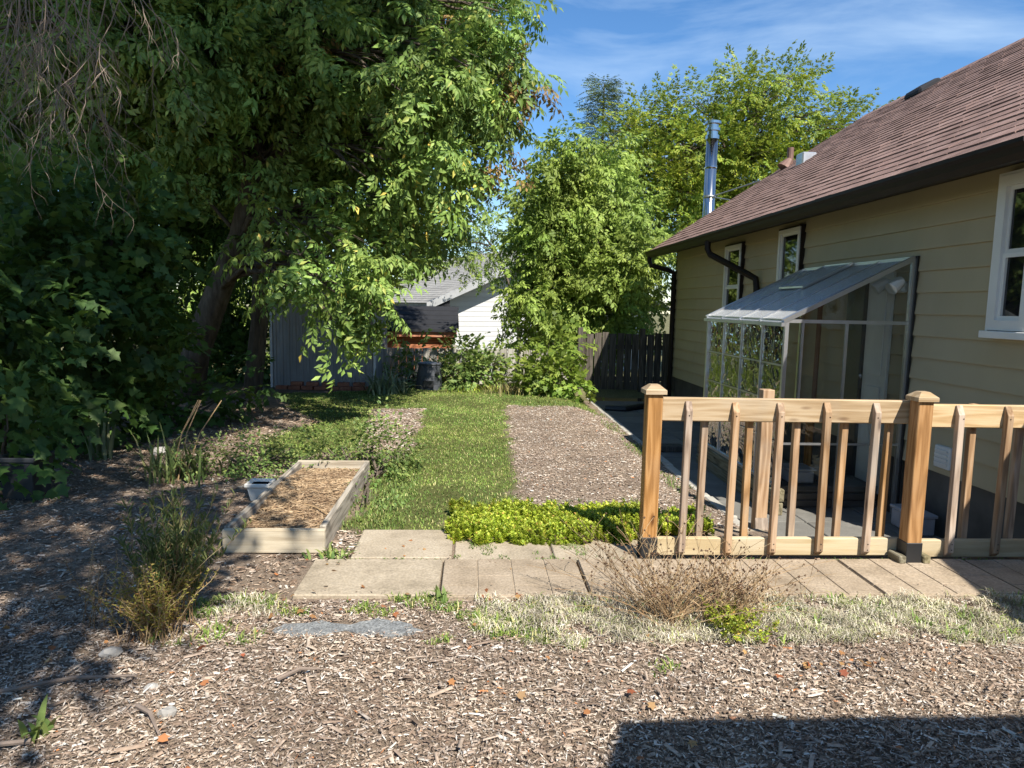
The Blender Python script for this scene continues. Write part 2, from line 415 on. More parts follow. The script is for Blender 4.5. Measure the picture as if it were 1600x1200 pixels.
MT['sedum'] = mat_leaf('lime_sedum', [(0, (0.179, 0.252, 0.024)), (0.5, (0.322, 0.398, 0.035)), (0.93, (0.500, 0.525, 0.071)), (1, (0.500, 0.281, 0.082))], 0.25, (0.5, 0.55, 0.06), 0.5, patch=3.0)
MT['silver'] = mat_leaf('dried_silver_stem', [(0, (0.268, 0.232, 0.146)), (0.4, (0.488, 0.439, 0.329)), (0.8, (0.683, 0.634, 0.525)), (0.88, (0.366, 0.390, 0.159)), (1, (0.244, 0.305, 0.085))], 0.1, (0.4, 0.4, 0.3), 0.9, patch=5.0, spec=0.1)
MT['yellowweed'] = mat_leaf('yellowing_weed', [(0, (0.218, 0.209, 0.042)), (0.5, (0.357, 0.324, 0.063)), (0.8, (0.397, 0.271, 0.084)), (1, (0.298, 0.167, 0.063))], 0.25, (0.5, 0.4, 0.08))
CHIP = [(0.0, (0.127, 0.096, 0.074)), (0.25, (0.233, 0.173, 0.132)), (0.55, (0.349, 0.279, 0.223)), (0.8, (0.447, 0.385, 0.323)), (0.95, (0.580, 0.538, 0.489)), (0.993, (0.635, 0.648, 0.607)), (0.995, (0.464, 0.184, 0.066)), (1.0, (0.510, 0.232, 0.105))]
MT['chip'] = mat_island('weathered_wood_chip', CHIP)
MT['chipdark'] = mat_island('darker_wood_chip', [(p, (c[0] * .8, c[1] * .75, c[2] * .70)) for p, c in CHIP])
MT['leaflitter'] = mat_leaf('fallen_leaf', [(0, (0.28, 0.085, 0.04)), (0.4, (0.38, 0.17, 0.07)), (0.8, (0.40, 0.25, 0.10)), (1, (0.26, 0.16, 0.10))], 0.2, (0.5, 0.2, 0.05))
MT['straw'] = mat_island('golden_straw', [(0, (0.15, 0.098, 0.06)), (0.5, (0.30, 0.21, 0.125)), (1, (0.45, 0.345, 0.225))])
MT['rock'] = mat_noise('pale_stone', [(0.3, (0.22, 0.21, 0.195)), (0.7, (0.38, 0.365, 0.34))], (12, 12, 12), 6, 0.9, 0.5, 0.008)
MT['pole'] = mat_plain('brown_pole', (0.22, 0.115, 0.07), 0.6)
MT['terracotta'] = mat_plain('terracotta', (0.42, 0.16, 0.08), 0.85)
MT['doorwhite'] = mat_plain('off_white_door', (0.74, 0.74, 0.71), 0.45, 0, 0.4, 0.05)
MT['screen'] = mat_plain('dark_screen', (0.03, 0.03, 0.033), 0.35)


def ghroof():
    m, n, l, o = new_mat('cloudy_polycarbonate')
    tr = n.new("ShaderNodeBsdfTransparent"); tr.inputs["Color"].default_value = (0.8, 0.82, 0.84, 1)
    p = n.new("ShaderNodeBsdfPrincipled")
    p.inputs["Base Color"].default_value = (0.72, 0.73, 0.73, 1); p.inputs["Roughness"].default_value = 0.22
    p.inputs["Specular IOR Level"].default_value = 0.8
    t = n.new("ShaderNodeTexCoord")
    w = n.new("ShaderNodeTexWave"); w.bands_direction = 'Y'; w.inputs["Scale"].default_value = 22
    l.new(t.outputs["Object"], w.inputs["Vector"])
    b = n.new("ShaderNodeBump"); b.inputs["Strength"].default_value = 0.4; b.inputs["Distance"].default_value = 0.004
    l.new(w.outputs["Fac"], b.inputs["Height"]); l.new(b.outputs[0], p.inputs["Normal"])
    ms = n.new("ShaderNodeMixShader"); ms.inputs[0].default_value = 0.5
    l.new(tr.outputs[0], ms.inputs[1]); l.new(p.outputs[0], ms.inputs[2])
    l.new(ms.outputs[0], o.inputs[0])
    return m


MT['ghroof'] = ghroof()


def mat_ground():
    """Bare ground: dark soil and shredded bark, with thatch where the lawn and weeds grow (attribute 'turf')."""
    m, n, l, o = new_mat('garden_ground')
    p = n.new("ShaderNodeBsdfPrincipled"); p.inputs["Roughness"].default_value = 0.97
    p.inputs["Specular IOR Level"].default_value = 0.1
    t = n.new("ShaderNodeTexCoord")
    nz = n.new("ShaderNodeTexNoise"); nz.inputs["Scale"].default_value = 55; nz.inputs["Detail"].default_value = 8
    nz.inputs["Roughness"].default_value = 0.7
    l.new(t.outputs["Object"], nz.inputs["Vector"])
    nb = n.new("ShaderNodeTexNoise"); nb.inputs["Scale"].default_value = 1.6; nb.inputs["Detail"].default_value = 5
    l.new(t.outputs["Object"], nb.inputs["Vector"])
    c1 = ramp_node(n, [(0.3, (0.12, 0.09, 0.067)), (0.5, (0.22, 0.17, 0.128)), (0.68, (0.32, 0.26, 0.20)), (0.8, (0.40, 0.34, 0.275))])
    l.new(nz.outputs["Fac"], c1.inputs[0])
    c2 = ramp_node(n, [(0.3, (0.05, 0.065, 0.02)), (0.55, (0.11, 0.12, 0.04)), (0.75, (0.24, 0.20, 0.09))])
    l.new(nz.outputs["Fac"], c2.inputs[0])
    at = n.new("ShaderNodeAttribute"); at.attribute_name = "turf"
    mx = n.new("ShaderNodeMixRGB")
    l.new(at.outputs["Fac"], mx.inputs[0]); l.new(c1.outputs[0], mx.inputs[1]); l.new(c2.outputs[0], mx.inputs[2])
    hs = n.new("ShaderNodeHueSaturation")
    mr = n.new("ShaderNodeMapRange"); mr.inputs["From Min"].default_value = 0.3; mr.inputs["From Max"].default_value = 0.7
    mr.inputs["To Min"].default_value = 0.8; mr.inputs["To Max"].default_value = 1.2
    l.new(nb.outputs["Fac"], mr.inputs["Value"]); l.new(mr.outputs[0], hs.inputs["Value"])
    l.new(mx.outputs[0], hs.inputs["Color"]); l.new(hs.outputs[0], p.inputs["Base Color"])
    b = n.new("ShaderNodeBump"); b.inputs["Strength"].default_value = 0.9; b.inputs["Distance"].default_value = 0.02
    l.new(nz.outputs["Fac"], b.inputs["Height"]); l.new(b.outputs[0], p.inputs["Normal"])
    l.new(p.outputs[0], o.inputs[0])
    return m


MT['ground'] = mat_ground()

# ------------------------------------------------------------------ mesh helpers
WLOC = {}


def tag(o, label=None, cat=None, group=None, kind=None):
    if label: o["label"] = label
    if cat: o["category"] = cat
    if group: o["group"] = group
    if kind: o["kind"] = kind
    return o


def empty(name, loc, label=None, cat=None, group=None, kind=None):
    o = bpy.data.objects.new(name, None)
    o.empty_display_size = 0.1
    COL.objects.link(o)
    o.location = loc
    WLOC[o.name] = Vector(loc)
    return tag(o, label, cat, group, kind)


def mesh_np(name, v, loops, ltot, smooth=False):
    me = bpy.data.meshes.new(name)
    v = np.asarray(v, dtype=np.float32)
    loops = np.asarray(loops, dtype=np.int32).ravel()
    ltot = np.asarray(ltot, dtype=np.int32)
    me.vertices.add(len(v)); me.vertices.foreach_set("co", v.ravel())
    me.loops.add(len(loops)); me.loops.foreach_set("vertex_index", loops)
    me.polygons.add(len(ltot))
    st = np.zeros(len(ltot), dtype=np.int32); st[1:] = np.cumsum(ltot)[:-1]
    me.polygons.foreach_set("loop_start", st)
    if smooth:
        me.polygons.foreach_set("use_smooth", np.ones(len(ltot), dtype=bool))
    me.update(calc_edges=True)
    return me


def link(name, me, mat, parent=None, loc=(0, 0, 0)):
    """Mesh given relative to loc (world). With a parent, loc becomes local to it."""
    o = bpy.data.objects.new(name, me)
    if mat and not me.materials:
        me.materials.append(MT[mat])
    COL.objects.link(o)
    loc = Vector(loc)
    WLOC[o.name] = loc
    if parent is not None:
        o.parent = parent
        o.location = loc - WLOC[parent.name]
    else:
        o.location = loc
    return o


class MB:
    """Collects polygons in world coordinates; build() links them as one mesh object."""
    def __init__(s): s.v = []; s.f = []

    def add(s, v, f):
        b = len(s.v)
        s.v.extend([tuple(p) for p in v]); s.f.extend([tuple(i + b for i in q) for q in f])
        return s

    def box(s, x0, x1, y0, y1, z0, z1):
        v = [(x0, y0, z0), (x1, y0, z0), (x1, y1, z0), (x0, y1, z0), (x0, y0, z1), (x1, y0, z1), (x1, y1, z1), (x0, y1, z1)]
        return s.add(v, [(0, 3, 2, 1), (4, 5, 6, 7), (0, 1, 5, 4), (1, 2, 6, 5), (2, 3, 7, 6), (3, 0, 4, 7)])

    def prism(s, poly, axis, a0, a1):
        """Polygon in the plane of the other two axes (in xyz order), extruded along axis from a0 to a1."""
        n = len(poly)
        def pt(p, a):
            return {'x': (a, p[0], p[1]), 'y': (p[0], a, p[1]), 'z': (p[0], p[1], a)}[axis]
        v = [pt(p, a0) for p in poly] + [pt(p, a1) for p in poly]
        f = [tuple(range(n)), tuple(range(2 * n - 1, n - 1, -1))]
        f += [(i, i + n, (i + 1) % n + n, (i + 1) % n) for i in range(n)]
        return s.add(v, f)

    def tube(s, pts, rad, n=8, cap=True):
        pts = [Vector(p) for p in pts]
        if not isinstance(rad, (list, tuple)): rad = [rad] * len(pts)
        rings = []
        ref = None
        for i, p in enumerate(pts):
            a = pts[max(i - 1, 0)]; b = pts[min(i + 1, len(pts) - 1)]
            d = (b - a).normalized()
            if ref is None:
                ref = d.orthogonal().normalized()
            e1 = (ref - d * ref.dot(d))
            e1 = e1.normalized() if e1.length > 1e-6 else d.orthogonal().normalized()
            ref = e1
            e2 = d.cross(e1)
            rings.append([p + (e1 * math.cos(2 * math.pi * k / n) + e2 * math.sin(2 * math.pi * k / n)) * rad[i] for k in range(n)])
        v = [q for r in rings for q in r]
        f = []
        for i in range(len(pts) - 1):
            for k in range(n):
                f.append((i * n + k, i * n + (k + 1) % n, (i + 1) * n + (k + 1) % n, (i + 1) * n + k))
        if cap:
            f.append(tuple(range(n - 1, -1, -1)))
            f.append(tuple((len(pts) - 1) * n + k for k in range(n)))
        return s.add(v, f)

    def lathe(s, c, prof, n=20, ph=0.0):
        v = []; f = []
        for r, z in prof:
            for k in range(n):
                a = 2 * math.pi * k / n + ph
                v.append((c[0] + r * math.cos(a), c[1] + r * math.sin(a), c[2] + z))
        for i in range(len(prof) - 1):
            for k in range(n):
                f.append((i * n + k, i * n + (k + 1) % n, (i + 1) * n + (k + 1) % n, (i + 1) * n + k))
        f.append(tuple(range(n - 1, -1, -1)))
        f.append(tuple((len(prof) - 1) * n + k for k in range(n)))
        return s.add(v, f)

    def mesh(s, name, loc=(0, 0, 0), bevel=0.0, smooth=False):
        me = bpy.data.meshes.new(name)
        L = Vector(loc)
        bm = bmesh.new()
        vs = [bm.verts.new(Vector(p) - L) for p in s.v]
        for q in s.f:
            try: bm.faces.new([vs[i] for i in q])
            except ValueError: pass
        bmesh.ops.recalc_face_normals(bm, faces=bm.faces)
        if bevel:
            es = [e for e in bm.edges if len(e.link_faces) == 2 and e.calc_face_angle(0) > 0.6]
            bmesh.ops.bevel(bm, geom=es, offset=bevel, segments=1, affect='EDGES', clamp_overlap=True)
        bm.to_mesh(me); bm.free()
        if smooth:
            me.polygons.foreach_set("use_smooth", np.ones(len(me.polygons), dtype=bool))
        return me

    def build(s, name, mat, parent=None, loc=None, bevel=0.0, smooth=False):
        if loc is None:
            loc = WLOC[parent.name] if parent is not None else (0, 0, 0)
        return link(name, s.mesh(name, loc, bevel, smooth), mat, parent, loc)


def bx(name, mat, parent, dims, bevel=0.0):
    return MB().box(*dims).build(name, mat, parent, None, bevel)


def copy_piece(src, name, parent, world_loc, rot=None, mat=None):
    o = src.copy()
    o.name = name
    COL.objects.link(o)
    o.parent = parent
    WLOC[o.name] = Vector(world_loc)
    o.location = Vector(world_loc) - (WLOC[parent.name] if parent is not None else Vector((0, 0, 0)))
    if rot is not None: o.rotation_euler = rot
    return o


# ------------------------------------------------------------------ ground
def sst(a, b, x):
    t = np.clip((x - a) / (b - a), 0, 1)
    return t * t * (3 - 2 * t)


def wob(x, y):
    return (np.sin(x * 2.3 + 1.1) * np.sin(y * 1.9 + .4) + .6 * np.sin(x * 5.1 + y * 3.7) + .4 * np.sin(x * 9.7 - y * 8.3)) / 2.0


def gz(x, y):
    x = np.asarray(x, float); y = np.asarray(y, float)
    z = 0.012 * wob(x, y)
    z = z - 0.15 * sst(1.45, 2.0, x) * sst(4.5, 5.0, y) * (1 - sst(12.6, 13.2, y))
    z = z - 0.8 * sst(14.0, 16.5, y)
    z = z * (1 - 0.9 * ((x > -0.95) & (x < 3.7) & (y > 3.38) & (y < 4.5)))
    return z


def inside(poly, x, y):
    x = np.asarray(x, float); y = np.asarray(y, float)
    r = np.zeros(x.shape, bool)
    j = len(poly) - 1
    for i in range(len(poly)):
        xi, yi = poly[i]; xj, yj = poly[j]
        c = ((yi > y) != (yj > y)) & (x < (xj - xi) * (y - yi) / (yj - yi + 1e-12) + xi)
        r ^= c
        j = i
    return r


LAWN = [(-0.80, 4.45), (-0.15, 4.45), (-0.10, 4.75), (0.33, 4.85), (0.42, 7.5), (0.47, 10.35), (1.55, 10.4), (1.95, 11.0), (1.7, 12.2), (-1.2, 12.3), (-3.2, 11.3), (-2.6, 10.0),
        (-2.0, 8.9), (-2.3, 7.6), (-2.0, 6.7), (-1.15, 7.0), (-1.42, 9.9), (-0.70, 9.95), (-0.62, 7.1), (-0.82, 5.9)]
BED_R = [(0.34, 4.85), (1.6, 4.7), (2.06, 4.7), (2.04, 10.45), (0.50, 10.35)]
PATH_L = [(-1.15, 7.0), (-0.62, 7.1), (-0.70, 9.95), (-1.42, 9.9)]
BROWN_L = [(-3.4, 7.2), (-2.2, 7.6), (-1.9, 8.7), (-2.6, 9.9), (-3.4, 9.6)]


def lawn_mask(x, y):
    return inside(LAWN, x + 0.10 * wob(x * 2, y * 2) + .07 * wob(x * 7, y * 6), y + 0.12 * wob(y * 2 + 3, x * 2))


def axis_pts(segs):
    r = []
    for a, b, st in segs:
        n = max(1, int(round((b - a) / st)))
        r += list(np.linspace(a, b, n, endpoint=False))
    return np.array(r + [segs[-1][1]])


gx = axis_pts([(-200, -20, 30), (-20, -6, 2), (-6, 2.05, 0.115), (2.05, 3.62, 0.785), (3.62, 20, 4), (20, 200, 30)])
gy = axis_pts([(-60, -4, 8), (-4, 1.2, 0.65), (1.2, 4.12, 0.1), (4.12, 12.62, 0.125), (12.62, 17, 0.4), (17, 40, 4), (40, 300, 40)])
GX, GY = np.meshgrid(gx, gy)
GZ = gz(GX, GY)
nx, ny = len(gx), len(gy)
idx = np.arange(nx * ny).reshape(ny, nx)
cx = (gx[:-1] + gx[1:]) / 2; cy = (gy[:-1] + gy[1:]) / 2
CX, CY = np.meshgrid(cx, cy)
keep = ~((CX > 2.05) & (CX < 16.0) & (CY > 4.12) & (CY < 12.62))
q = np.stack([idx[:-1, :-1], idx[:-1, 1:], idx[1:, 1:], idx[1:, :-1]], -1)[keep]
me = mesh_np("ground", np.stack([GX, GY, GZ], -1).reshape(-1, 3), q, np.full(len(q), 4), True)
at = me.attributes.new("turf", 'FLOAT', 'POINT')
tv = lawn_mask(GX, GY).astype(np.float32)
tv = np.maximum(tv, ((GY > 12.0) | (GX < -5)).astype(np.float32) * 0.7)
at.data.foreach_set("value", tv.ravel())
ground = link("ground", me, 'ground')
tag(ground, kind='structure')

# patio, sunk about 20 cm, with its own pavers
patio = bx("patio", 'concrete', None, (2.052, 3.62, 4.125, 12.62, -0.5, -0.245))
tag(patio, kind='structure')
pv = MB().box(0, 0.585, 0, 0.585, 0, 0.04).mesh("paver", (0, 0, 0), 0.006)
pv.materials.append(MT['paver'])
for i in range(3):
    for j in range(14):
        x = 2.13 + i * 0.595 - 0.0; y = 4.2 + j * 0.595
        if x + .585 > 3.62:
            continue
        link("paver", pv, None, patio, (x + random.uniform(-.002, .002), y, -0.244 + random.uniform(0, .006)))
pv2 = MB().box(0, 0.275, 0, 0.585, 0, 0.04).mesh("paver", (0, 0, 0), 0.006)
pv2.materials.append(MT['paver'])
for j in range(14):
    link("paver", pv2, None, patio, (3.32, 4.2 + j * 0.595, -0.244 + random.uniform(0, .006)))
# riser below the railing and concrete edging along the mulch bed
bx("riser", 'concrete', patio, (2.055, 3.6, 4.06, 4.118, -0.3, -0.006))
ed = empty("bed_edging", (2.07, 5, -0.2), "low concrete kerb between right mulch bed and sunken patio", "edging")
em = MB().box(-0.045, 0.045, 0, 0.59, 0, 0.11).mesh("edging_block", (0, 0, 0), 0.012)
em.materials.append(MT['edging'])
for j in range(13):
    link("edging_block", em, None, ed, (2.075 + 0.012 * math.sin(j * 1.7), 4.72 + j * 0.6, -0.25 + random.uniform(-.008, .008)))

# paving in front of and beside the railing
path = empty("garden_path", (0, 3.7, 0), kind='structure')


def slab(x0, x1, y0, y1, z1, mat, scored=False, rz=0.0):
    m = MB()
    m.box(x0, x1, y0, y1, z1 - 0.06, z1)
    o = m.build("paving_slab", mat, path, ((x0 + x1) / 2, (y0 + y1) / 2, 0), 0.006)
    o.rotation_euler.z = rz
    if scored:
        k = 4
        w = (x1 - x0) / k
        mm = MB()
        for a in range(k):
            ys = [y0 + 0.004, y0 + (y1 - y0) * (0.5 if a % 2 else 0.25), y0 + (y1 - y0) * (1.0 if a % 2 else 0.75), y1 - 0.004]
            for b in range(3):
                if ys[b + 1] - ys[b] < 0.03: continue
                mm.box(x0 + a * w + 0.004, x0 + (a + 1) * w - 0.004, ys[b] + 0.003, ys[b + 1] - 0.003, z1 - 0.01, z1 + 0.005)
        t = mm.build("brick_face", mat, o, ((x0 + x1) / 2, (y0 + y1) / 2, 0), 0.002)
    return o


slab(-0.70, -0.115, 3.955, 4.46, 0.028, 'slab', False, 0.004)
slab(-0.90, -0.165, 3.44, 3.945, 0.022, 'slab', False, -0.006)
xs = [-0.155, 0.625, 1.41, 2.195, 2.98]
for i in range(4):
    slab(xs[i], xs[i + 1] - 0.012, 3.42, 3.935, 0.022 + 0.003 * (i % 2), 'brickslab', True, random.uniform(-.004, .004))
slab(xs[4], 3.70, 3.42, 3.935, 0.022, 'brickslab', True)
for i in range(2):
    slab(-0.10 + i * 0.60, 0.485 + i * 0.60, 3.95, 4.50, 0.012 + 0.003 * i, 'slab', False, random.uniform(-.006, .006))
slab(1.15, 2.03, 4.08, 4.62, -0.01, 'slab')

st = MB()
for k, (sx, sy, rx, ry) in enumerate(((-0.73, 3.10, 0.19, 0.07), (-0.40, 3.10, 0.185, 0.10))):
    n = 18
    pl = [(sx + rx * math.cos(2 * math.pi * a / n) * random.uniform(.7, 1.12), sy + ry * math.sin(2 * math.pi * a / n) * random.uniform(.65, 1.2)) for a in range(n)]
    o = MB().prism(pl, 'z', -0.03, 0.012 + 0.003 * k).build("stepping_stone", 'bluestone', None, (sx, sy, 0), 0.004)
    tag(o, ["worn grey flagstone sunk in mulch, left of the two", "worn grey flagstone sunk in mulch, right of the two"][k], "stepping stone", "flagstones in the mulch")

# ------------------------------------------------------------------ the house on the right
WX, WY0, WY1, WB, WT = 3.62, 4.22, 12.5, 0.28, 2.54
house = empty("house", (WX, WY0, 0), "cream sided bungalow with brown shingle roof and dark gutters", "house")
bx("foundation", 'concrete', house, (WX + 0.05, 10.2, WY0 + .05, WY1 - .02, -0.4, WB + 0.02))
bx("wall", 'siding', house, (WX + 0.02, 10.25, WY0, WY1, WB, WT + 0.05))
NC = 13
ch = (WT - WB) / NC
for i in range(NC):
    cuts = [WY0 - 0.01] + sorted(random.sample([7.1, 8.3, 9.2, 10.4, 11.3], 2)) + [WY1]
    for a_, b_ in zip(cuts[:-1], cuts[1:]):
        dz = random.uniform(-.0015, .0015)
        m_ = MB().prism([(0.018, 0), (-0.018 + dz, 0.0), (-0.018 + dz, 0.012), (0.004, ch + 0.01), (0.018, ch + 0.01)], 'y', a_ + .0012, b_ - .0012).mesh("siding_board")
        m_.materials.append(MT['siding'])
        link("siding_board", m_, None, house, (WX, 0, WB + i * ch))
bx("corner_trim", 'dark_trim', house, (WX - 0.016, WX + 0.03, WY1 - 0.002, WY1 + 0.02, WB, WT))
# gable ends
gm = MB()
EX, EZ, RX, RZ = 3.19, 2.52, 7.0, 5.01
SLOPE = (RZ - EZ) / (RX - EX)
for y in (WY0 + 0.01, WY1 - 0.05):
    gm = MB()
    gm.prism([(WX + .03, WT + .02), (2 * RX - WX - .03, WT + .02), (RX, WT + .02 + (RX - WX) * SLOPE - .1)], 'y', y, y + 0.04)
    gm.build("gable", 'siding', house)

# soffit, fascia
bx("soffit", 'dark_trim', house, (EX + 0.03, WX - 0.005, WY0 - 0.28, 12.70, WT - 0.03, WT - 0.015))
bx("fascia", 'dark_trim', house, (EX + 0.012, EX + 0.03, WY0 - 0.30, 12.72, EZ - 0.11, EZ + 0.02))
# gutter: K profile
gp = [(EX + 0.01, EZ - 0.02), (EX + 0.01, EZ - 0.115), (EX - 0.05, EZ - 0.12), (EX - 0.075, EZ - 0.085), (EX - 0.085, EZ - 0.05), (EX - 0.105, EZ - 0.03),
      (EX - 0.105, EZ - 0.005), (EX - 0.095, EZ - 0.005), (EX - 0.095, EZ - 0.028), (EX - 0.07, EZ - 0.055), (EX - 0.045, EZ - 0.105), (EX + 0.002, EZ - 0.105), (EX + 0.002, EZ - 0.02)]
MB().prism(gp, 'y', WY0 - 0.30, 12.74).build("gutter", 'dark_trim', house)
# roof deck and shingles
RY0, RY1 = WY0 - 0.32, 12.75
nrm = Vector((-SLOPE, 0, 1)).normalized()
dk = MB()
t0 = 0.05
dk.prism([(EX - 0.03, EZ - 0.03 * SLOPE + 0.02), (RX, RZ + 0.0), (RX, RZ - t0), (EX - 0.03, EZ - 0.03 * SLOPE - t0 + 0.03)], 'y', RY0, RY1)
dk.prism([(2 * RX - EX + 0.03, EZ - 0.03 * SLOPE), (RX, RZ), (RX, RZ - t0), (2 * RX - EX + .03, EZ - 0.03 * SLOPE - t0)], 'y', RY0, RY1)
roof = dk.build("roof", 'shingle', house)
SLEN = math.hypot(RX - EX, RZ - EZ)
EXPO, TAB = 0.142, 0.31
ang = math.atan2(RZ - EZ, RX - EX)
# one shingle: local x up the slope, y along the eave, z normal; butt edge at x=0
def shingle_mesh(w, th):
    v = [(0, 0, 0.0), (0, w, 0.0), (EXPO * 1.3, w, -0.002), (EXPO * 1.3, 0, -0.002),
         (0, 0, th + .004), (0, w, th + .004), (EXPO * 1.3, w, 0.003), (EXPO * 1.3, 0, 0.003)]
    f = [(4, 5, 6, 7), (0, 4, 7, 3), (1, 2, 6, 5), (0, 1, 5, 4)]
    return v, f
SHV = [(0.30, 0.008), (0.305, 0.012), (0.30, 0.010)]
shm = []
for k, (w, th) in enumerate(SHV):
    v, f = shingle_mesh(w, th)
    m_ = MB(); m_.add(v, f)
    me_ = m_.mesh("shingle"); me_.materials.append(MT['shingle']); shm.append(me_)
cells = []
rows = int(SLEN / EXPO)
for r_ in range(rows + 1):
    s0 = r_ * EXPO - 0.03
    off = (0.5 * (r_ % 2) + random.uniform(-.12, .12)) * TAB
    c_ = 0
    while True:
        y = RY0 - 0.0 + off + c_ * TAB - TAB * .5
        c_ += 1
        if y > RY1 - 0.05: break
        if y < RY0 - 0.02: continue
        p = Vector((EX, 0, EZ + 0.02)) + Vector((math.cos(ang), 0, math.sin(ang))) * s0
        cells.append((math.hypot(p.x, y), p.x, y, p.z, random.randrange(3)))
cells.sort()
rest = MB()
rot = Matrix.Rotation(-ang, 3, 'Y')
for i, (d, x, y, z, k) in enumerate(cells):
    tilt = random.uniform(-.003, .003)
    base = Vector((x, y, z)) + nrm * (0.004 + random.uniform(0, .003))
    if i < 300:
        o = link("shingle", shm[k], None, roof, base)
        o.rotation_euler = (0, -ang, tilt)
    else:
        v, f = shingle_mesh(min(SHV[k][0], RY1 + .02 - y), SHV[k][1])
        rest.add([rot @ Vector(p) + base for p in v], f)
o = rest.build("shingle_field", 'shingle', roof)
o["kind"] = "stuff"
rc = MB()
for j in range(int((RY1 - RY0) / 0.2)):
    y = RY0 + j * 0.2
    rc.prism([(RX - 0.14, RZ - 0.14 * SLOPE + .035), (RX, RZ + 0.05), (RX + 0.14, RZ - 0.14 * SLOPE + .035), (RX, RZ + 0.03)], 'y', y, y + 0.24)
rc.build("ridge_cap", 'shingle', roof)
bx("rake_trim", 'dark_trim', house, (EX - 0.02, EX + 0.1, RY1 - 0.02, RY1 + 0.012, EZ - 0.1, EZ - 0.02))
rk = MB().prism([(EX - 0.02, EZ - 0.09), (RX, RZ - 0.13), (RX, RZ - .02), (EX - .02, EZ - 0.01)], 'y', RY1 + 0.002, RY1 + 0.02)
rk.build("rake_board", 'dark_trim', house)
# roof fittings
ch_ = MB().lathe((4.42, 13.35, 0.2), [(0.11, 0), (0.11, 4.55)], 24).build("chimney_pipe", 'steel', house, None, 0, False)
for pl in ch_.data.polygons: pl.use_smooth = len(pl.vertices) == 4
MB().lathe((4.42, 13.35, 4.75), [(0.125, -0.07), (0.125, 0.0), (0.10, 0.0), (0.10, 0.08), (0.135, 0.08), (0.135, 0.13), (0.105, 0.13), (0.105, 0.20), (0.15, 0.205), (0.15, 0.25), (0.06, 0.28)], 24).build("chimney_cap", 'steel', ch_)
for hz in (1.2, 2.3, 4.15):
    MB().lathe((4.42, 13.35, hz), [(0.114, 0), (0.116, 0.012), (0.114, 0.03)], 24).build("band", 'steel', ch_)
MB().lathe((4.42, 13.35, 3.60), [(0.118, 0), (0.122, 0.01), (0.118, 0.045)], 24).build("clamp", 'zinc', ch_)
MB().tube([(4.45, 13.25, 3.62), (5.05, 12.5, 3.80)], 0.013, 6).build("strut", 'zinc', ch_)
MB().tube([(4.38, 13.24, 3.62), (4.55, 12.6, 3.46)], 0.013, 6).build("strut", 'zinc', ch_)


def on_roof(x, y, h=0.0):
    return Vector((x, y, EZ + (x - EX) * SLOPE + 0.03)) + nrm * h


vp = MB()
b_ = on_roof(5.43, 12.2)
vp.tube([b_ - Vector((0, 0, .1)), b_ + Vector((0, 0, .30))], 0.055, 12)
vp.tube([b_ + Vector((-.1, 0, -.05)), b_ + Vector((0, 0, .1))], [0.13, 0.058], 12)
vp.build("vent_stack", 'rustvent', house, None, 0, False)
b_ = on_roof(5.25, 11.2)
MB().box(b_.x - .12, b_.x + .12, b_.y - .12, b_.y + .12, b_.z - .1, b_.z + .11).build("roof_vent", 'zinc', house, None, 0.02)
b_ = on_roof(6.72, 10.6)
rv = MB().prism([(b_.x - .20, b_.z - .13), (b_.x - .20, b_.z - .03), (b_.x + .06, b_.z + .13), (b_.x + .14, b_.z + .12), (b_.x + .14, b_.z)], 'y', b_.y - .2, b_.y + .2).build("roof_vent", 'navy', house, None, 0.03)
# downspouts
MB().tube([(EX - 0.05, 12.62, EZ - 0.1), (EX - 0.05, 12.62, EZ - 0.17), (EX - 0.02, 12.60, EZ - 0.25), (WX - 0.16, 12.52, EZ - 0.33), (WX - 0.06, 12.50, EZ - 0.38), (WX - 0.06, 12.48, EZ - 0.5), (WX - 0.06, 12.46, 1.0), (WX - .06, 12.46, -.12), (WX - .14, 12.4, -.18), (WX - .5, 12.1, -.19)],
          0.042, 8).build("downspout", 'dark_trim', house)
MB().tube([(EX - 0.05, 9.45, EZ - 0.1), (EX - 0.05, 9.45, EZ - 0.2), (EX - 0.02, 9.42, EZ - 0.28), (WX - 0.16, 8.86, EZ - 0.55), (WX - 0.07, 8.76, EZ - 0.62), (WX - 0.06, 8.73, EZ - 0.75), (WX - 0.06, 8.73, 0.5), (WX - .06, 8.73, -.15)],
          0.042, 8).build("downspout", 'dark_trim', house)


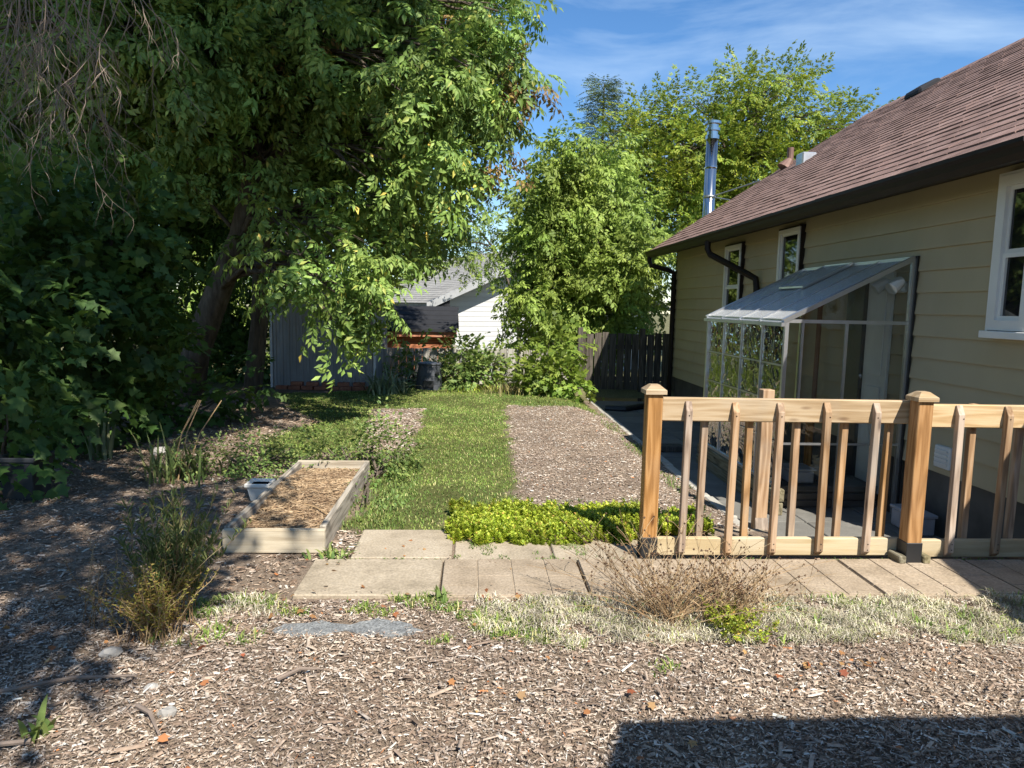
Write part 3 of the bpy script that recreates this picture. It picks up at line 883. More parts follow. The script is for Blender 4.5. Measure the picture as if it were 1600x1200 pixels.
def window(y0, y1, z0, z1, split, cas=0.05, proud=0.05):
    """Window in the left-facing wall: casing, sashes, panes; y0 near, y1 far."""
    x = WX - 0.018
    w = MB()
    w.box(x - proud, x + .01, y0, y0 + cas, z0, z1).box(x - proud, x + .01, y1 - cas, y1, z0, z1)
    w.box(x - proud, x + .01, y0 + cas, y1 - cas, z1 - cas, z1).box(x - proud, x + .01, y0 + cas, y1 - cas, z0, z0 + cas)
    o = w.build("window", 'white_vinyl', house, None, 0.0)
    zs = [z0 + cas, (z0 + z1) / 2, z1 - cas] if split else [z0 + cas, z1 - cas]
    for a in range(len(zs) - 1):
        s_ = MB(); t = 0.028
        xo = x - proud + 0.02 + (0.008 if a else 0)
        s_.box(xo, x + .01, y0 + cas, y0 + cas + t, zs[a], zs[a + 1]).box(xo, x + .01, y1 - cas - t, y1 - cas, zs[a], zs[a + 1])
        s_.box(xo, x + .01, y0 + cas + t, y1 - cas - t, zs[a + 1] - t, zs[a + 1]).box(xo, x + .01, y0 + cas + t, y1 - cas - t, zs[a], zs[a] + t)
        s_.build("sash", 'white_vinyl', o)
        bx("pane", 'pane', o, (x - proud + .036, x + .008, y0 + cas + t, y1 - cas - t, zs[a] + t, zs[a + 1] - t))
    tr = MB(); g = 0.022
    tr.box(x - proud + .012, x + .01, y0 - g, y0 - .001, z0 - g, z1 + g).box(x - proud + .012, x + .01, y1 + .001, y1 + g, z0 - g, z1 + g)
    tr.box(x - proud + .012, x + .01, y0 - .001, y1 + .001, z1 + .001, z1 + g)
    tr.build("frame_trim", 'dark_trim' if y0 > 5 else 'white_vinyl', o)
    return o


window(7.62, 8.16, 1.45, 2.43, False, 0.045)
window(9.33, 9.93, 1.25, 2.39, True, 0.045)
ow = window(4.30, 4.66, 1.40, 2.43, True, 0.07, 0.07)
bx("sill", 'white_vinyl', ow, (WX - 0.115, WX - .005, 4.27, 4.69, 1.345, 1.395), 0.004)
# back door inside the greenhouse
x = WX - 0.012
dr = bx("door", 'doorwhite', house, (x - 0.03, x, 5.86, 6.22, -0.1, 1.86), 0.004)
bx("panel", 'doorwhite', dr, (x - 0.042, x - 0.031, 5.92, 6.16, 0.95, 1.7), 0.008)
bx("panel", 'doorwhite', dr, (x - 0.042, x - 0.031, 5.92, 6.16, 0.05, 0.85), 0.008)
MB().lathe((x - .07, 6.19, 0.9), [(0.012, 0), (0.018, .02), (0.012, .04)], 12).build("handle", 'steel', dr)
bx("screen_door", 'screen', house, (x - 0.06, x - .002, 6.23, 6.52, -0.1, 1.86), 0.004)
bx("wall_vent", 'white_vinyl', house, (x - 0.03, x + .005, 4.96, 5.14, 0.33, 0.50), 0.006)
for k in range(4):
    bx("vent_slat", 'white_vinyl', house, (x - 0.042, x - .028, 4.98, 5.12, 0.36 + k * .033, 0.375 + k * .033))
# unseen porch and rear wing, added only to shadow railing and foreground
pr = MB().prism([(3.42, 1.66), (0.6, 2.86), (0.6, 2.96), (3.42, 1.76)], 'x', 3.70, 9.5).build("shadow_porch_roof", 'shingle', house)
bx("shadow_porch_post", 'cedar', house, (3.75, 3.84, 3.2, 3.29, -.1, 1.74))
wing = MB()  # unseen block, added to throw the shadow over the near mulch
wing.box(1.60, 9.5, -6.0, 0.12, 0.0, 2.5)
wing.build("shadow_wing", 'siding', house)
MB().prism([(0.24, 2.55), (0.24, 2.66), (-2.8, 4.4), (-6.3, 2.66), (-6.3, 2.55), (-2.8, 4.25)], 'x', 1.56, 9.6).build("shadow_wing_roof", 'shingle', house)
bx("shadow_wing_eave", 'dark_trim', house, (1.56, 9.6, -6.2, 0.22, 2.505, 2.545))

# ------------------------------------------------------------------ lean-to greenhouse
GX0, GX1, GY0, GY1, GB, GE, GT = 2.55, 3.585, 5.60, 7.50, 0.03, 1.42, 1.94
gh = empty("greenhouse", (GX0, GY0, -0.2), "lean-to aluminium greenhouse against the cream house wall", "greenhouse")
ti = MB().box(GX0 - 0.05, GX0 + 0.05, GY0 - 0.05, GY1 + 0.05, 0, 0.11).mesh("sill_timber", (GX0, GY0, 0), 0.008)
ti.materials.append(MT['timber'])
link("sill_timber", ti, None, gh, (GX0, GY0, -0.205)); link("sill_timber", ti, None, gh, (GX0 + .006, GY0, -0.09))
bw = 0.018


def bar(p, q, w=bw, name="frame_bar", mat='alu'):
    return MB().tube([p, q], w, 4).build(name, mat, gh)


np_ = 4
ysg = [GY0 + (GY1 - GY0) * k / np_ for k in range(np_ + 1)]
zb = [GB, 0.40, 0.74, 1.05, GE]
for y in ysg:
    bar((GX0, y, GB), (GX0, y, GE), 0.010 if y not in (ysg[0], ysg[-1]) else 0.022)
for z in zb:
    bar((GX0 + .004, GY0, z), (GX0 + .004, GY1, z), 0.008 if z not in (GB, GE) else 0.022)
for a in range(np_):
    for b in range(4):
        bx("pane", 'ghglass', gh, (GX0 + 0.006, GX0 + 0.010, ysg[a] + .015, ysg[a + 1] - .015, zb[b] + .012, zb[b + 1] - .012))


def groof(x): return GE + (x - GX0) * (GT - GE) / (GX1 - GX0)


for k, y in enumerate(ysg):
    bar((GX0 - .03, y, groof(GX0 - .03) + .012), (GX1, y, GT + .012), 0.012 if 0 < k < np_ else 0.026)
for a in range(np_):
    MB().prism([(GX0 - .03, groof(GX0 - .03)), (GX1, GT), (GX1, GT + .006), (GX0 - .03, groof(GX0 - .03) + .006)], 'y', ysg[a] + .01, ysg[a + 1] - .01).build("roof_sheet", 'ghroof', gh)
bar((GX0 - .035, GY0 - .02, groof(GX0 - .035) - .012), (GX0 - .035, GY1 + .02, groof(GX0 - .035) - .012), 0.022, "eave_bar")
bar((GX1, GY0, GT + .01), (GX1, GY1, GT + .01), 0.022, "wall_bar")
vt = MB()
vx0, vx1, vy0, vy1 = 3.10, 3.56, 6.50, 7.02
for (a, b) in (((vx0, vy0), (vx1, vy0)), ((vx1, vy0), (vx1, vy1)), ((vx1, vy1), (vx0, vy1)), ((vx0, vy1), (vx0, vy0))):
    vt.tube([(a[0], a[1], groof(a[0]) + .035), (b[0], b[1], groof(b[0]) + .035)], 0.012, 4)
vt = vt.build("roof_hatch", 'alu', gh)
MB().prism([(vx0, groof(vx0) + .03), (vx1, groof(vx1) + .03), (vx1, groof(vx1) + .036), (vx0, groof(vx0) + .036)], 'y', vy0, vy1).build("hatch_sheet", 'ghroof', vt)
for ye, far in ((GY0, False), (GY1, True)):
    bar((GX1, ye, -0.2), (GX1, ye, GT), 0.026)
    bar((GX0, ye, GE), (GX1, ye, GE), 0.02)
    bar((3.06, ye, -0.15), (3.06, ye, GE), 0.014)
    bar((GX0 + .14, ye, -0.15), (GX0 + .14, ye, GE), 0.012)
    bar((GX0, ye, 0.40), (GX1, ye, 0.40), 0.012)
    bx("pane", 'ghclear', gh, (GX0 + .02, 3.05, ye + .001, ye + .004, 0.0, GE - .02))
    bx("pane", 'ghclear', gh, (3.075, GX1 - .02, ye + .001, ye + .004, 0.0, GE - .02))
    MB().prism([(GX0 + .03, GE + .02), (GX1 - .02, GE + .02), (GX1 - .02, GT - .03)], 'y', ye + .001, ye + .004).build("pane", 'ghclear', gh)
bx("wall_seal", 'black', gh, (GX1 + .004, WX - .014, GY0 - .035, GY0 - .004, -0.2, GT + .03))
# what stands inside
o = MB().tube([(3.40, 6.75, -0.2), (3.52, 6.98, 1.60)], 0.025, 8)
o = o.build("wooden_pole", 'pole', None, (3.40, 6.75, -0.2))
MB().tube([(3.515, 6.97, 1.56), (3.522, 6.983, 1.66)], 0.034, 8).build("grip", 'pole', o, (3.40, 6.75, -0.2))
tag(o, "brown wooden pole leaning against the wall inside greenhouse", "pole")
fl = empty("flood_light", (3.6, 5.74, 1.7), "white twin security light on wall inside greenhouse", "light fixture")
MB().lathe((3.59, 5.74, 1.72), [(0.02, -.05), (0.055, -.04), (0.055, .04), (0.02, .05)], 14).build("mount", 'white_vinyl', fl)
for dy in (-0.10, 0.10):
    MB().tube([(3.57, 5.74 + dy * .3, 1.74), (3.5, 5.74 + dy, 1.76), (3.42, 5.74 + dy * 1.2, 1.70)], [0.02, 0.045, 0.055], 12).build("lamp_head", 'white_vinyl', fl)
stp = empty("stone_step", (3.1, 6.1, -0.2), "low doorstep of stacked dark slabs inside greenhouse", "step")
for k in range(3):
    for a in range(2):
        bx("slab", 'concrete', stp, (2.66 + a * .46, 3.10 + a * .46, 5.80 + .01 * k, 6.55, -0.2 + k * .062, -0.142 + k * .062), 0.005)
o = bx("plastic_tub", 'palebox', None, (2.80, 3.02, 5.88, 6.12, -0.012, 0.10), 0.012)
MB().box(2.79, 3.03, 5.87, 6.13, 0.101, 0.118).build("lid", 'palebox', o, (0, 0, 0), 0.004)
tag(o, "small pale lidded tub on the step in greenhouse", "tub")
o = bx("storage_box", 'palebox', None, (3.40, 3.56, 5.02, 5.34, -0.2, -0.06), 0.01)
MB().box(3.39, 3.57, 5.01, 5.35, -0.059, -0.035).build("lid", 'palebox', o, (0, 0, 0), 0.004)
tag(o, "pale grey box on patio beside the greenhouse end", "box")
for k, (px_, py_, hh) in enumerate(((2.75, 7.1, .55), (2.78, 6.6, .75), (2.74, 6.15, .5))):
    po = empty("potted_plant", (px_, py_, -0.2), ["russet potted plant at far end inside greenhouse", "tall russet potted plant mid-way inside greenhouse", "short russet potted plant near glass front inside greenhouse"][k], "potted plant", "pots in the greenhouse")
    MB().lathe((px_, py_, -0.2), [(0.07, 0), (0.10, .18), (0.11, .18), (0.11, .22), (0.09, .22), (0.085, .19)], 14).build("pot", 'terracotta', po)
    pm = MB()
    for a in range(26):
        an = random.uniform(0, 6.28); hgt = random.uniform(.3, 1) * hh
        q0 = Vector((px_, py_, 0)); q1 = q0 + Vector((math.cos(an) * .16, math.sin(an) * .16, hgt + .25))
        sd = Vector((-math.sin(an), math.cos(an), 0)) * .02
        md = (q0 + q1) / 2 + Vector((0, 0, .1))
        pm.add([q0, md + sd, q1, md - sd], [(0, 1, 2, 3)])
    pm.build("foliage", 'mapleturn', po)

# drain hose and black edging strip lying on the patio
hs_ = MB().tube([(2.2, 11.4, -0.17), (2.5, 11.3, -.165), (2.9, 11.6, -.15), (3.2, 12.0, -.12), (3.45, 12.3, -.08)], 0.05, 10).build("drain_pipe", 'black', None, (2.2, 11.4, -.2))
tag(hs_, "black corrugated drain pipe lying on shaded patio by fence", "drain pipe")
hs_ = MB().box(2.14, 2.53, 8.05, 8.25, -0.2, -0.13).build("timber_beam", 'fence_dark', None, (2.14, 8.05, -.2), 0.01)
tag(hs_, "dark timber lying across shaded patio beyond the greenhouse", "beam")

# ------------------------------------------------------------------ railing
RYC = 4.0
rl = empty("wooden_railing", (1.06, RYC, 0.02), "wooden guard railing with two capped posts beside the house", "railing")


def post(cx_, z0, z1, cap=True, boot=True, RYC=RYC):
    p = bx("post", 'cedar', rl, (cx_ - .0445, cx_ + .0445, RYC - .0445, RYC + .0445, z0, z1), 0.004)
    if cap:
        c = MB()
        h = 0.062
        c.box(cx_ - h, cx_ + h, RYC - h, RYC + h, z1 + .001, z1 + .024)
        b = len(c.v)
        c.add([(cx_ - h, RYC - h, z1 + .0245), (cx_ + h, RYC - h, z1 + .0245), (cx_ + h, RYC + h, z1 + .0245), (cx_ - h, RYC + h, z1 + .0245),
               (cx_ - .026, RYC - .026, z1 + .055), (cx_ + .026, RYC - .026, z1 + .055), (cx_ + .026, RYC + .026, z1 + .055), (cx_ - .026, RYC + .026, z1 + .055)],
              [(0, 1, 5, 4), (1, 2, 6, 5), (2, 3, 7, 6), (3, 0, 4, 7), (4, 5, 6, 7)])
        c.build("post_cap", 'rail', p, None, 0.0)
    if boot:
        b = bx("post_boot", 'black', p, (cx_ - .049, cx_ + .049, RYC - .049, RYC + .049, 0.018, 0.15), 0.003)
        MB().box(cx_ - .075, cx_ + .075, RYC - .06, RYC + .06, 0.012, 0.022).build("base_plate", 'black', p)
    return p


pL, pR = 1.055, 2.625
post(pL, 0.03, 1.005); post(pR, 0.03, 0.995, True, True, RYC - 0.085)
for s_ in (-1, 1):
    bx("shim_block", 'timber', rl, (pR + s_ * .075 - .022, pR + s_ * .075 + .022, RYC - .15, RYC - .03, 0.028, 0.075), 0.006)
yf, yb = RYC - 0.019, RYC + 0.019
bx("top_rail", 'rail', rl, (pL + .046, pR - .012, yf, yb, 0.845, 0.985), 0.006)
bx("bottom_rail", 'rail2', rl, (pL + .05, pR - .012, yf, yb, 0.03, 0.14), 0.006)
bx("top_rail", 'rail', rl, (pR + .012, 3.60, yf, yb, 0.825, 0.965), 0.006)
bx("bottom_rail", 'rail2', rl, (pR + .012, 3.60, yf, yb, 0.02, 0.13), 0.006)
bf = MB()
hb = 0.019
bf.prism([(-.038, 0.0), (0, 0.025), (0, .885), (-.013, .915), (-.038, .84)], 'x', -hb, hb)
bf = MB()
bf.prism([(-.038, .03), (-.006, 0.0), (0, 0.0), (0, .93), (-.008, .93), (-.038, .875)], 'x', -hb, hb)
bfm = bf.mesh("baluster", (0, 0, 0), 0.002); bfm.materials.append(MT['baluster'])
bbm = MB().box(-hb, hb, 0.0, .038, 0, .93).mesh("baluster", (0, 0, 0), 0.002); bbm.materials.append(MT['baluster'])
for x in (1.25, 1.53, 1.80, 2.09, 2.38, 2.905, 3.195, 3.47):
    o = link("baluster", bfm, None, rl, (x, yf - .001, 0.035 + random.uniform(-.006, .006)))
    o.rotation_euler = (0, random.uniform(-.008, .008), 0)
for x in (1.375, 1.655, 1.945, 2.23, 2.51, 3.04, 3.335):
    o = link("baluster", bbm, None, rl, (x, yb + .001, 0.03 + random.uniform(-.006, .006)))
    o.rotation_euler = (0, random.uniform(-.008, .008), 0)
for xx in (pL + .065, pR - .065):
    for zz in (.87, .90, .94):
        MB().lathe((0, 0, 0), [(0.004, -.001), (0.005, 0.0), (0.003, .002)], 6).build("screw", 'black', rl, (xx, yf - .001, zz)).rotation_euler = (R(90), 0, 0)
sc_ = MB()
for x in (1.25, 1.53, 1.80, 2.09, 2.38, 2.905, 3.195):
    for zz in (.90, .93, .07, .105):
        zz = zz if zz > .5 else zz + .01
        yy = yf - .0395 if zz < .88 else yf - .031
        sc_.tube([(x + .004, yf - .0392, min(zz, .885)), (x + .004, yf - .0402, min(zz, .885))], .0042, 6)
sc_ = sc_.build("baluster_screws", 'black', rl); sc_["kind"] = "stuff"
# lower posts of the steps behind
o = bx("stair_post", 'baluster', None, (2.205, 2.295, 5.16, 5.25, -0.22, 0.90), 0.004)
MB().add([(2.20, 5.13, -.215), (2.20, 5.16, -.215), (2.20, 5.158, -.1), (2.30, 5.13, -.215), (2.30, 5.16, -.215), (2.30, 5.158, -.1)], [(0, 1, 2), (3, 5, 4), (0, 3, 4, 1), (0, 2, 5, 3), (1, 4, 5, 2)]).build("brace", 'baluster', o, (0, 0, 0))
tag(o, "weathered square post standing on the patio behind the railing", "post")
o = bx("support_stake", 'cedar', None, (3.07, 3.12, 6.16, 6.21, -0.0, 0.52), 0.003)
tag(o, "short sunlit wooden stake inside the greenhouse", "stake")

# ------------------------------------------------------------------ raised bed and pots
rb = empty("raised_bed", (-1.15, 4.1, 0), "rectangular wooden raised garden bed filled with straw", "planter bed")
bx("board", 'bedfront', rb, (-1.475, -0.875, 4.09, 4.128, 0.0, 0.145), 0.005)
bx("board", 'oldwood_y', rb, (-0.913, -0.875, 4.13, 5.86, -0.02, 0.16), 0.005)
bx("board", 'oldwood_y', rb, (-1.475, -1.437, 4.13, 5.86, -0.02, 0.155), 0.005)
bx("board", 'bedfront', rb, (-1.475, -0.875, 5.862, 5.90, 0.0, 0.16), 0.005)
gxs = np.linspace(-1.436, -.914, 14); gys = np.linspace(4.13, 5.86, 40)
A, B = np.meshgrid(gxs, gys)
Zs = 0.075 + 0.012 * np.sin(A * 13) * np.sin(B * 7) + 0.05 * np.exp(-((B - 5.2) / .45) ** 2)
ii = np.arange(A.size).reshape(A.shape)
qq = np.stack([ii[:-1, :-1], ii[:-1, 1:], ii[1:, 1:], ii[1:, :-1]], -1).reshape(-1, 4)
Lb = Vector((-1.15, 4.1, 0))
me = mesh_np("soil", np.stack([A, B, Zs], -1).reshape(-1, 3) - np.array(Lb), qq, np.full(len(qq), 4), True)
link("soil", me, 'ground', rb, Lb)
o = MB().lathe((-1.60, 5.25, 0), [(0.08, 0), (0.11, .11), (0.13, .11), (0.13, .14), (0.108, .14), (0.10, .12)], 4, math.pi / 4)
o = o.build("plastic_pot", 'potwhite', None, (-1.60, 5.25, 0), 0.006)
tag(o, "square white plastic pot tucked behind the raised bed", "pot")
MB().lathe((-1.60, 5.25, 0.115), [(0.10, 0), (0.10, .005)], 4, math.pi / 4).build("soil", 'ground', o, (-1.60, 5.25, 0))
o = MB().lathe((-3.32, 5.28, 0), [(0.15, 0), (0.185, .29), (0.20, .29), (0.20, .325), (0.17, .325), (0.165, .29)], 4, math.pi / 4)
o = o.build("planter_box", 'planter', None, (-3.32, 5.28, 0), 0.006)
o.rotation_euler.z = 0
tag(o, "dark grey square planter half hidden by leaves at left", "planter")
MB().lathe((-3.32, 5.28, 0.27), [(0.155, 0), (0.155, .01)], 4, math.pi / 4).build("soil", 'ground', o, (-3.32, 5.28, 0))

# ------------------------------------------------------------------ garden shed, fences, compost bin
sh = empty("garden_shed", (-2.6, 12.2, 0), "pale grey ribbed metal garden shed under the big maple", "shed")
SX0, SX1, SY0, SY1, SE = -3.48, -1.72, 12.2, 14.0, 1.40
bx("wall", 'shed', sh, (SX0 + .02, SX1 - .02, SY0 + .02, SY1, -0.1, SE))
rib = MB().prism([(0, 0), (.012, -.012), (.05, -.012), (.062, 0), (.11, 0), (.11, .012), (0, .012)], 'z', -0.08, SE)
ribm = rib.mesh("wall_panel", (0, 0, 0)); ribm.materials.append(MT['shed'])
k = 0
x = SX0 + .03
while x < SX1 - .1:
    link("wall_panel", ribm, None, sh, (x, SY0 + .004, 0)); x += .112
ribs = MB().prism([(0, 0), (.012, .012), (.012, .05), (0, .062), (0, .11), (-.012, .11), (-.012, 0)], 'z', -0.08, SE)
ribsm = ribs.mesh("wall_panel", (0, 0, 0)); ribsm.materials.append(MT['shed'])
y = SY0 + .06
while y < SY1 - .1:
    link("wall_panel", ribsm, None, sh, (SX1 - .004, y, 0)); y += .112
for cx_ in (SX0, SX1):
    bx("corner_trim", 'nwhite', sh, (cx_ - .022, cx_ + .022, SY0 - .016, SY0 + .03, -0.1, SE), 0.004)
MB().prism([(SX0, SE + .002), (SX1, SE + .002), ((SX0 + SX1) / 2, SE + .36)], 'y', SY0 + .005, SY0 + .03).build("gable_panel", 'shed', sh)
MB().prism([(SX0 - .08, SE - .02), ((SX0 + SX1) / 2, SE + .38), (SX1 + .08, SE - .02), (SX1 + .08, SE + .03), ((SX0 + SX1) / 2, SE + .43), (SX0 - .08, SE + .03)], 'y', SY0 - .07, SY1 + .05).build("roof", 'navy', sh)

br = empty("brick_row", (-2.6, 12.0, 0), "row of loose red bricks along the foot of the grey shed", "bricks")
bm_ = MB().box(-.1, .1, -.05, .05, 0, .065).mesh("brick", (0, 0, 0), 0.006); bm_.materials.append(MT['brick'])
for i in range(9):
    o = link("brick", bm_, None, br, (-3.25 + i * .215, 11.98 + random.uniform(-.03, .03), 0.0)); o.rotation_euler.z = random.uniform(-.15, .15)
for i in range(5):
    o = link("brick", bm_, None, br, (-3.0 + i * .26, 12.0 + random.uniform(-.02, .02), 0.068)); o.rotation_euler.z = random.uniform(-.2, .2)

fb = empty("back_fence", (0, 13.2, 0), "low silvered board fence at the back of the garden", "fence")
pk = MB().box(0, .138, -.011, .011, 0, .70).mesh("fence_board", (0, 0, 0), 0.003); pk.materials.append(MT['fence_grey'])
x = -1.7
while x < 1.95:
    link("fence_board", pk, None, fb, (x, 13.2, -0.03 + random.uniform(-.012, .012))); x += .146
for z in (.12, .52):
    bx("fence_rail", 'fence_grey', fb, (-1.7, 1.95, 13.214, 13.25, z, z + .085))
for x in (-1.72, -.42, .85):
    bx("fence_post", 'fence_grey', fb, (x, x + .09, 13.09, 13.185, -.1, .74), 0.004)
fr_ = empty("side_fence", (2.8, 13.0, 0), "taller dark board fence with gaps beside the house corner", "fence")
pk2 = MB().box(0, .128, -.011, .011, 0, 1.22).mesh("fence_board", (0, 0, 0), 0.003); pk2.materials.append(MT['fence_dark'])
x = 1.97; k = 0
while x < 4.2:
    link("fence_board", pk2, None, fr_, (x, 13.0, -0.2 + random.uniform(-.02, .02))); x += .135 + (.018 if k % 3 == 1 else .004); k += 1
for z in (.12, .72):
    bx("fence_rail", 'fence_dark', fr_, (1.95, 4.25, 13.014, 13.05, z, z + .085))
for x in (1.93, 3.1):
    bx("fence_post", 'fence_dark', fr_, (x, x + .09, 12.89, 12.985, -.25, 1.12), 0.004)

cb = empty("compost_bin", (-0.78, 12.3, 0), "black plastic compost bin in front of the low fence", "compost bin")
MB().lathe((-.78, 12.3, 0), [(0.235, 0), (0.225, .1), (0.228, .105), (0.212, .24), (0.216, .245), (0.19, .40), (0.195, .405), (0.185, .43)], 22).build("bin_body", 'binblack', cb)
MB().lathe((-.78, 12.3, 0.432), [(0.20, 0), (0.205, .02), (0.19, .035), (0.10, .05), (0.03, .055)], 22).build("lid", 'binblack', cb)
bx("hatch", 'black', cb, (-.87, -.69, 12.068, 12.10, .04, .17), 0.006)
bx("latch", 'black', cb, (-.66, -.60, 12.075, 12.11, .29, .33), 0.006)

# ------------------------------------------------------------------ neighbours beyond the fence
ns = empty("neighbour_shed", (-1.3, 16.5, -.8), "small orange wooden shed with dark roof beyond the fence", "shed")
for k in range(9):
    bx("wall_board", 'orange', ns, (-2.6, -0.50, 16.2 + .004 * (k % 2), 18.0, -.8 + k * .172, -.8 + k * .172 + .166), 0.004)
bx("eave_board", 'orange', ns, (-2.75, -0.40, 16.06, 16.1, .74, .90), 0.004)
MB().prism([(16.0, .90), (16.9, 1.42), (18.3, .9), (18.3, .86), (16.9, 1.37), (16.0, .86)], 'x', -2.8, -0.40).build("roof", 'navy', ns)
for k in range(5):
    y0 = 16.02 + k * .18
    MB().prism([(y0, .925 + k * .104), (y0 + .19, .915 + (k + 1) * .104 + .006), (y0 + .19, .905 + (k + 1) * .104), (y0, .91 + k * .104)], 'x', -2.82, -.385).build("roof_course", 'navy', ns)
bx("corner_post", 'navy', ns, (-.50, -.44, 16.17, 16.25, -.8, .9))

nh = empty("neighbour_house", (-1.0, 22, -.8), "white sided house with grey gable roof beyond the back fence", "house")
th = R(24)
e1 = Vector((math.cos(th), math.sin(th), 0)); e2 = Vector((-math.sin(th), math.cos(th), 0)); PO = Vector((-1.0, 22.4, 0))


def NP(a, b, z): return PO + e1 * a + e2 * b + Vector((0, 0, z))


def nprism(poly, b0, b1, name, mat, par):
    """Polygon in (a, z) of the neighbour's gable plane, extruded over depth b."""
    n = len(poly)
    v = [NP(a, b0, z) for a, z in poly] + [NP(a, b1, z) for a, z in poly]
    f = [tuple(range(n)), tuple(range(2 * n - 1, n - 1, -1))] + [(i, i + n, (i + 1) % n + n, (i + 1) % n) for i in range(n)]
    return MB().add(v, f).build(name, mat, par)


sl_ = 0.44
nprism([(0, -.8), (8, -.8), (8, 1.75), (4, 1.75 + 4 * sl_), (0, 1.75)], 0.03, 9, "wall", 'nwhite', nh)
for k in range(26):
    z = -.8 + k * .16
    if z > 1.75 + 4 * sl_ - .2: break
    i0 = max(0, (z + .16 - 1.75) / sl_)
    nprism([(i0, z), (8 - i0, z), (8 - i0, z + .15), (i0, z + .15)], 0.0, 0.028, "siding_board", 'nwhite', nh)
nrf = nprism([(-.75, 1.75 - .75 * sl_), (4, 1.75 + 4 * sl_), (8.75, 1.75 - .75 * sl_), (8.75, 1.75 - .75 * sl_ + .1), (4, 1.85 + 4 * sl_), (-.75, 1.85 - .75 * sl_)], -.55, 9.3, "roof", 'nroof', nh)
for k in range(30):
    a0 = -.78 + k * .16
    if a0 > 3.8: break
    z0_ = 1.75 + a0 * sl_ + .1
    nprism([(a0, z0_ + .018), (a0 + .2, z0_ + .2 * sl_ + .006), (a0 + .2, z0_ + .2 * sl_), (a0, z0_)], -.56, 9.3, "shingle_course", 'nroof', nrf)
nprism([(-.77, 1.75 - .75 * sl_ - .12), (4, 1.75 + 4 * sl_ - .12), (4, 1.86 + 4 * sl_), (-.77, 1.86 - .75 * sl_)], -.60, -.562, "fascia", 'nfascia', nh)
nprism([(-.70, 1.75 - .75 * sl_ - .16), (0.02, 1.75 - .75 * sl_ - .16), (0.02, 1.75 - .02), (-.70, 1.75 - .72 * sl_)], -.52, 9.2, "eave_box", 'navy', nh)

# ------------------------------------------------------------------ foliage
def xf(v, ex, ez, o):
    """Place points with local x along ex and local z near ez."""
    ex = np.asarray(ex, float); ex = ex / np.linalg.norm(ex)
    ez = np.asarray(ez, float); ez = ez - ex * (ez @ ex); ez /= np.linalg.norm(ez)
    ey = np.cross(ez, ex)
    return np.asarray(o) + v[:, :1] * ex + v[:, 1:2] * ey + v[:, 2:3] * ez


LEAFLET = np.array([(0, 0, 0), (.42, .21, .05), (1, 0, -.16), (.42, -.21, .05)])
LEAFLET_T = np.array([(0, 2, 1), (0, 3, 2)])
MAPLE = np.array([(0, 0, 0), (.10, .42, .02), (.38, .30, .04), (.55, .50, -.03), (.66, .2, .03), (1, 0, -.10), (.66, -.2, .03), (.55, -.50, -.03), (.38, -.30, .04), (.10, -.42, .02), (.4, 0, .0)])
MAPLE_T = np.array([(10, i, (i + 1) % 10) for i in range(10)][0:10])


def compound(L, n, rg, droop=0.5):
    """Pinnate leaf: pairs of leaflets along a stalk plus one at the tip."""
    V, T = [], []
    rl_ = L * 1.5
    sp = [(rl_ * (.45 + .5 * k / max(1, (n - 1) // 2)), s) for k in range((n - 1) // 2) for s in (-1, 1)] + [(rl_, 0)]
    for x, s in sp:
        a = s * rg.uniform(.75, 1.1)
        d = np.array([math.cos(a), math.sin(a), -rg.uniform(.3, .8) * droop])
        v = xf(LEAFLET * L * rg.uniform(.85, 1.1), d, (0, 0, 1), (x, 0, -.25 * x * x / rl_ * droop))
        T.append(LEAFLET_T + sum(len(q) for q in V)); V.append(v)
    return np.concatenate(V), np.concatenate(T)


def spray_compound(seed, L=.095, n=5, leaves=9, tw=.5, droop=.6, flat=False):
    rg = np.random.default_rng(seed)
    V, T = [], []
    b = 0
    for k in range(leaves):
        t = .12 + .88 * k / max(1, leaves - 1)
        s = 1 if k % 2 else -1
        a = s * rg.uniform(.6, 1.25) * (1.0 if k < leaves - 1 else .1)
        d = np.array([math.cos(a), math.sin(a), -rg.uniform(.1, .9) * droop])
        v, tt = compound(L * rg.uniform(.8, 1.15), n, rg, droop)
        z = (rg.normal() * .25, rg.normal() * .25, 1)
        v = xf(v, d, z, (t * tw, 0, -.35 * t * t * tw * droop + rg.normal() * .02))
        V.append(v); T.append(tt + b); b += len(v)
    return np.concatenate(V), np.concatenate(T)


def spray_simple(seed, L=.11, leaves=9, tw=.4, droop=.5, shape=(MAPLE, MAPLE_T)):
    rg = np.random.default_rng(seed)
    V, T = [], []
    b = 0
    for k in range(leaves):
        t = .15 + .85 * k / max(1, leaves - 1)
        s = 1 if k % 2 else -1
        a = s * rg.uniform(.5, 1.3)
        d = np.array([math.cos(a), math.sin(a), -rg.uniform(.1, .9) * droop])
        v = xf(shape[0] * L * rg.uniform(.7, 1.15), d, (rg.normal() * .35, rg.normal() * .35, 1), (t * tw + rg.normal() * .02, s * .02, -.3 * t * t * tw * droop))
        V.append(v); T.append(shape[1] + b); b += len(v)
    return np.concatenate(V), np.concatenate(T)


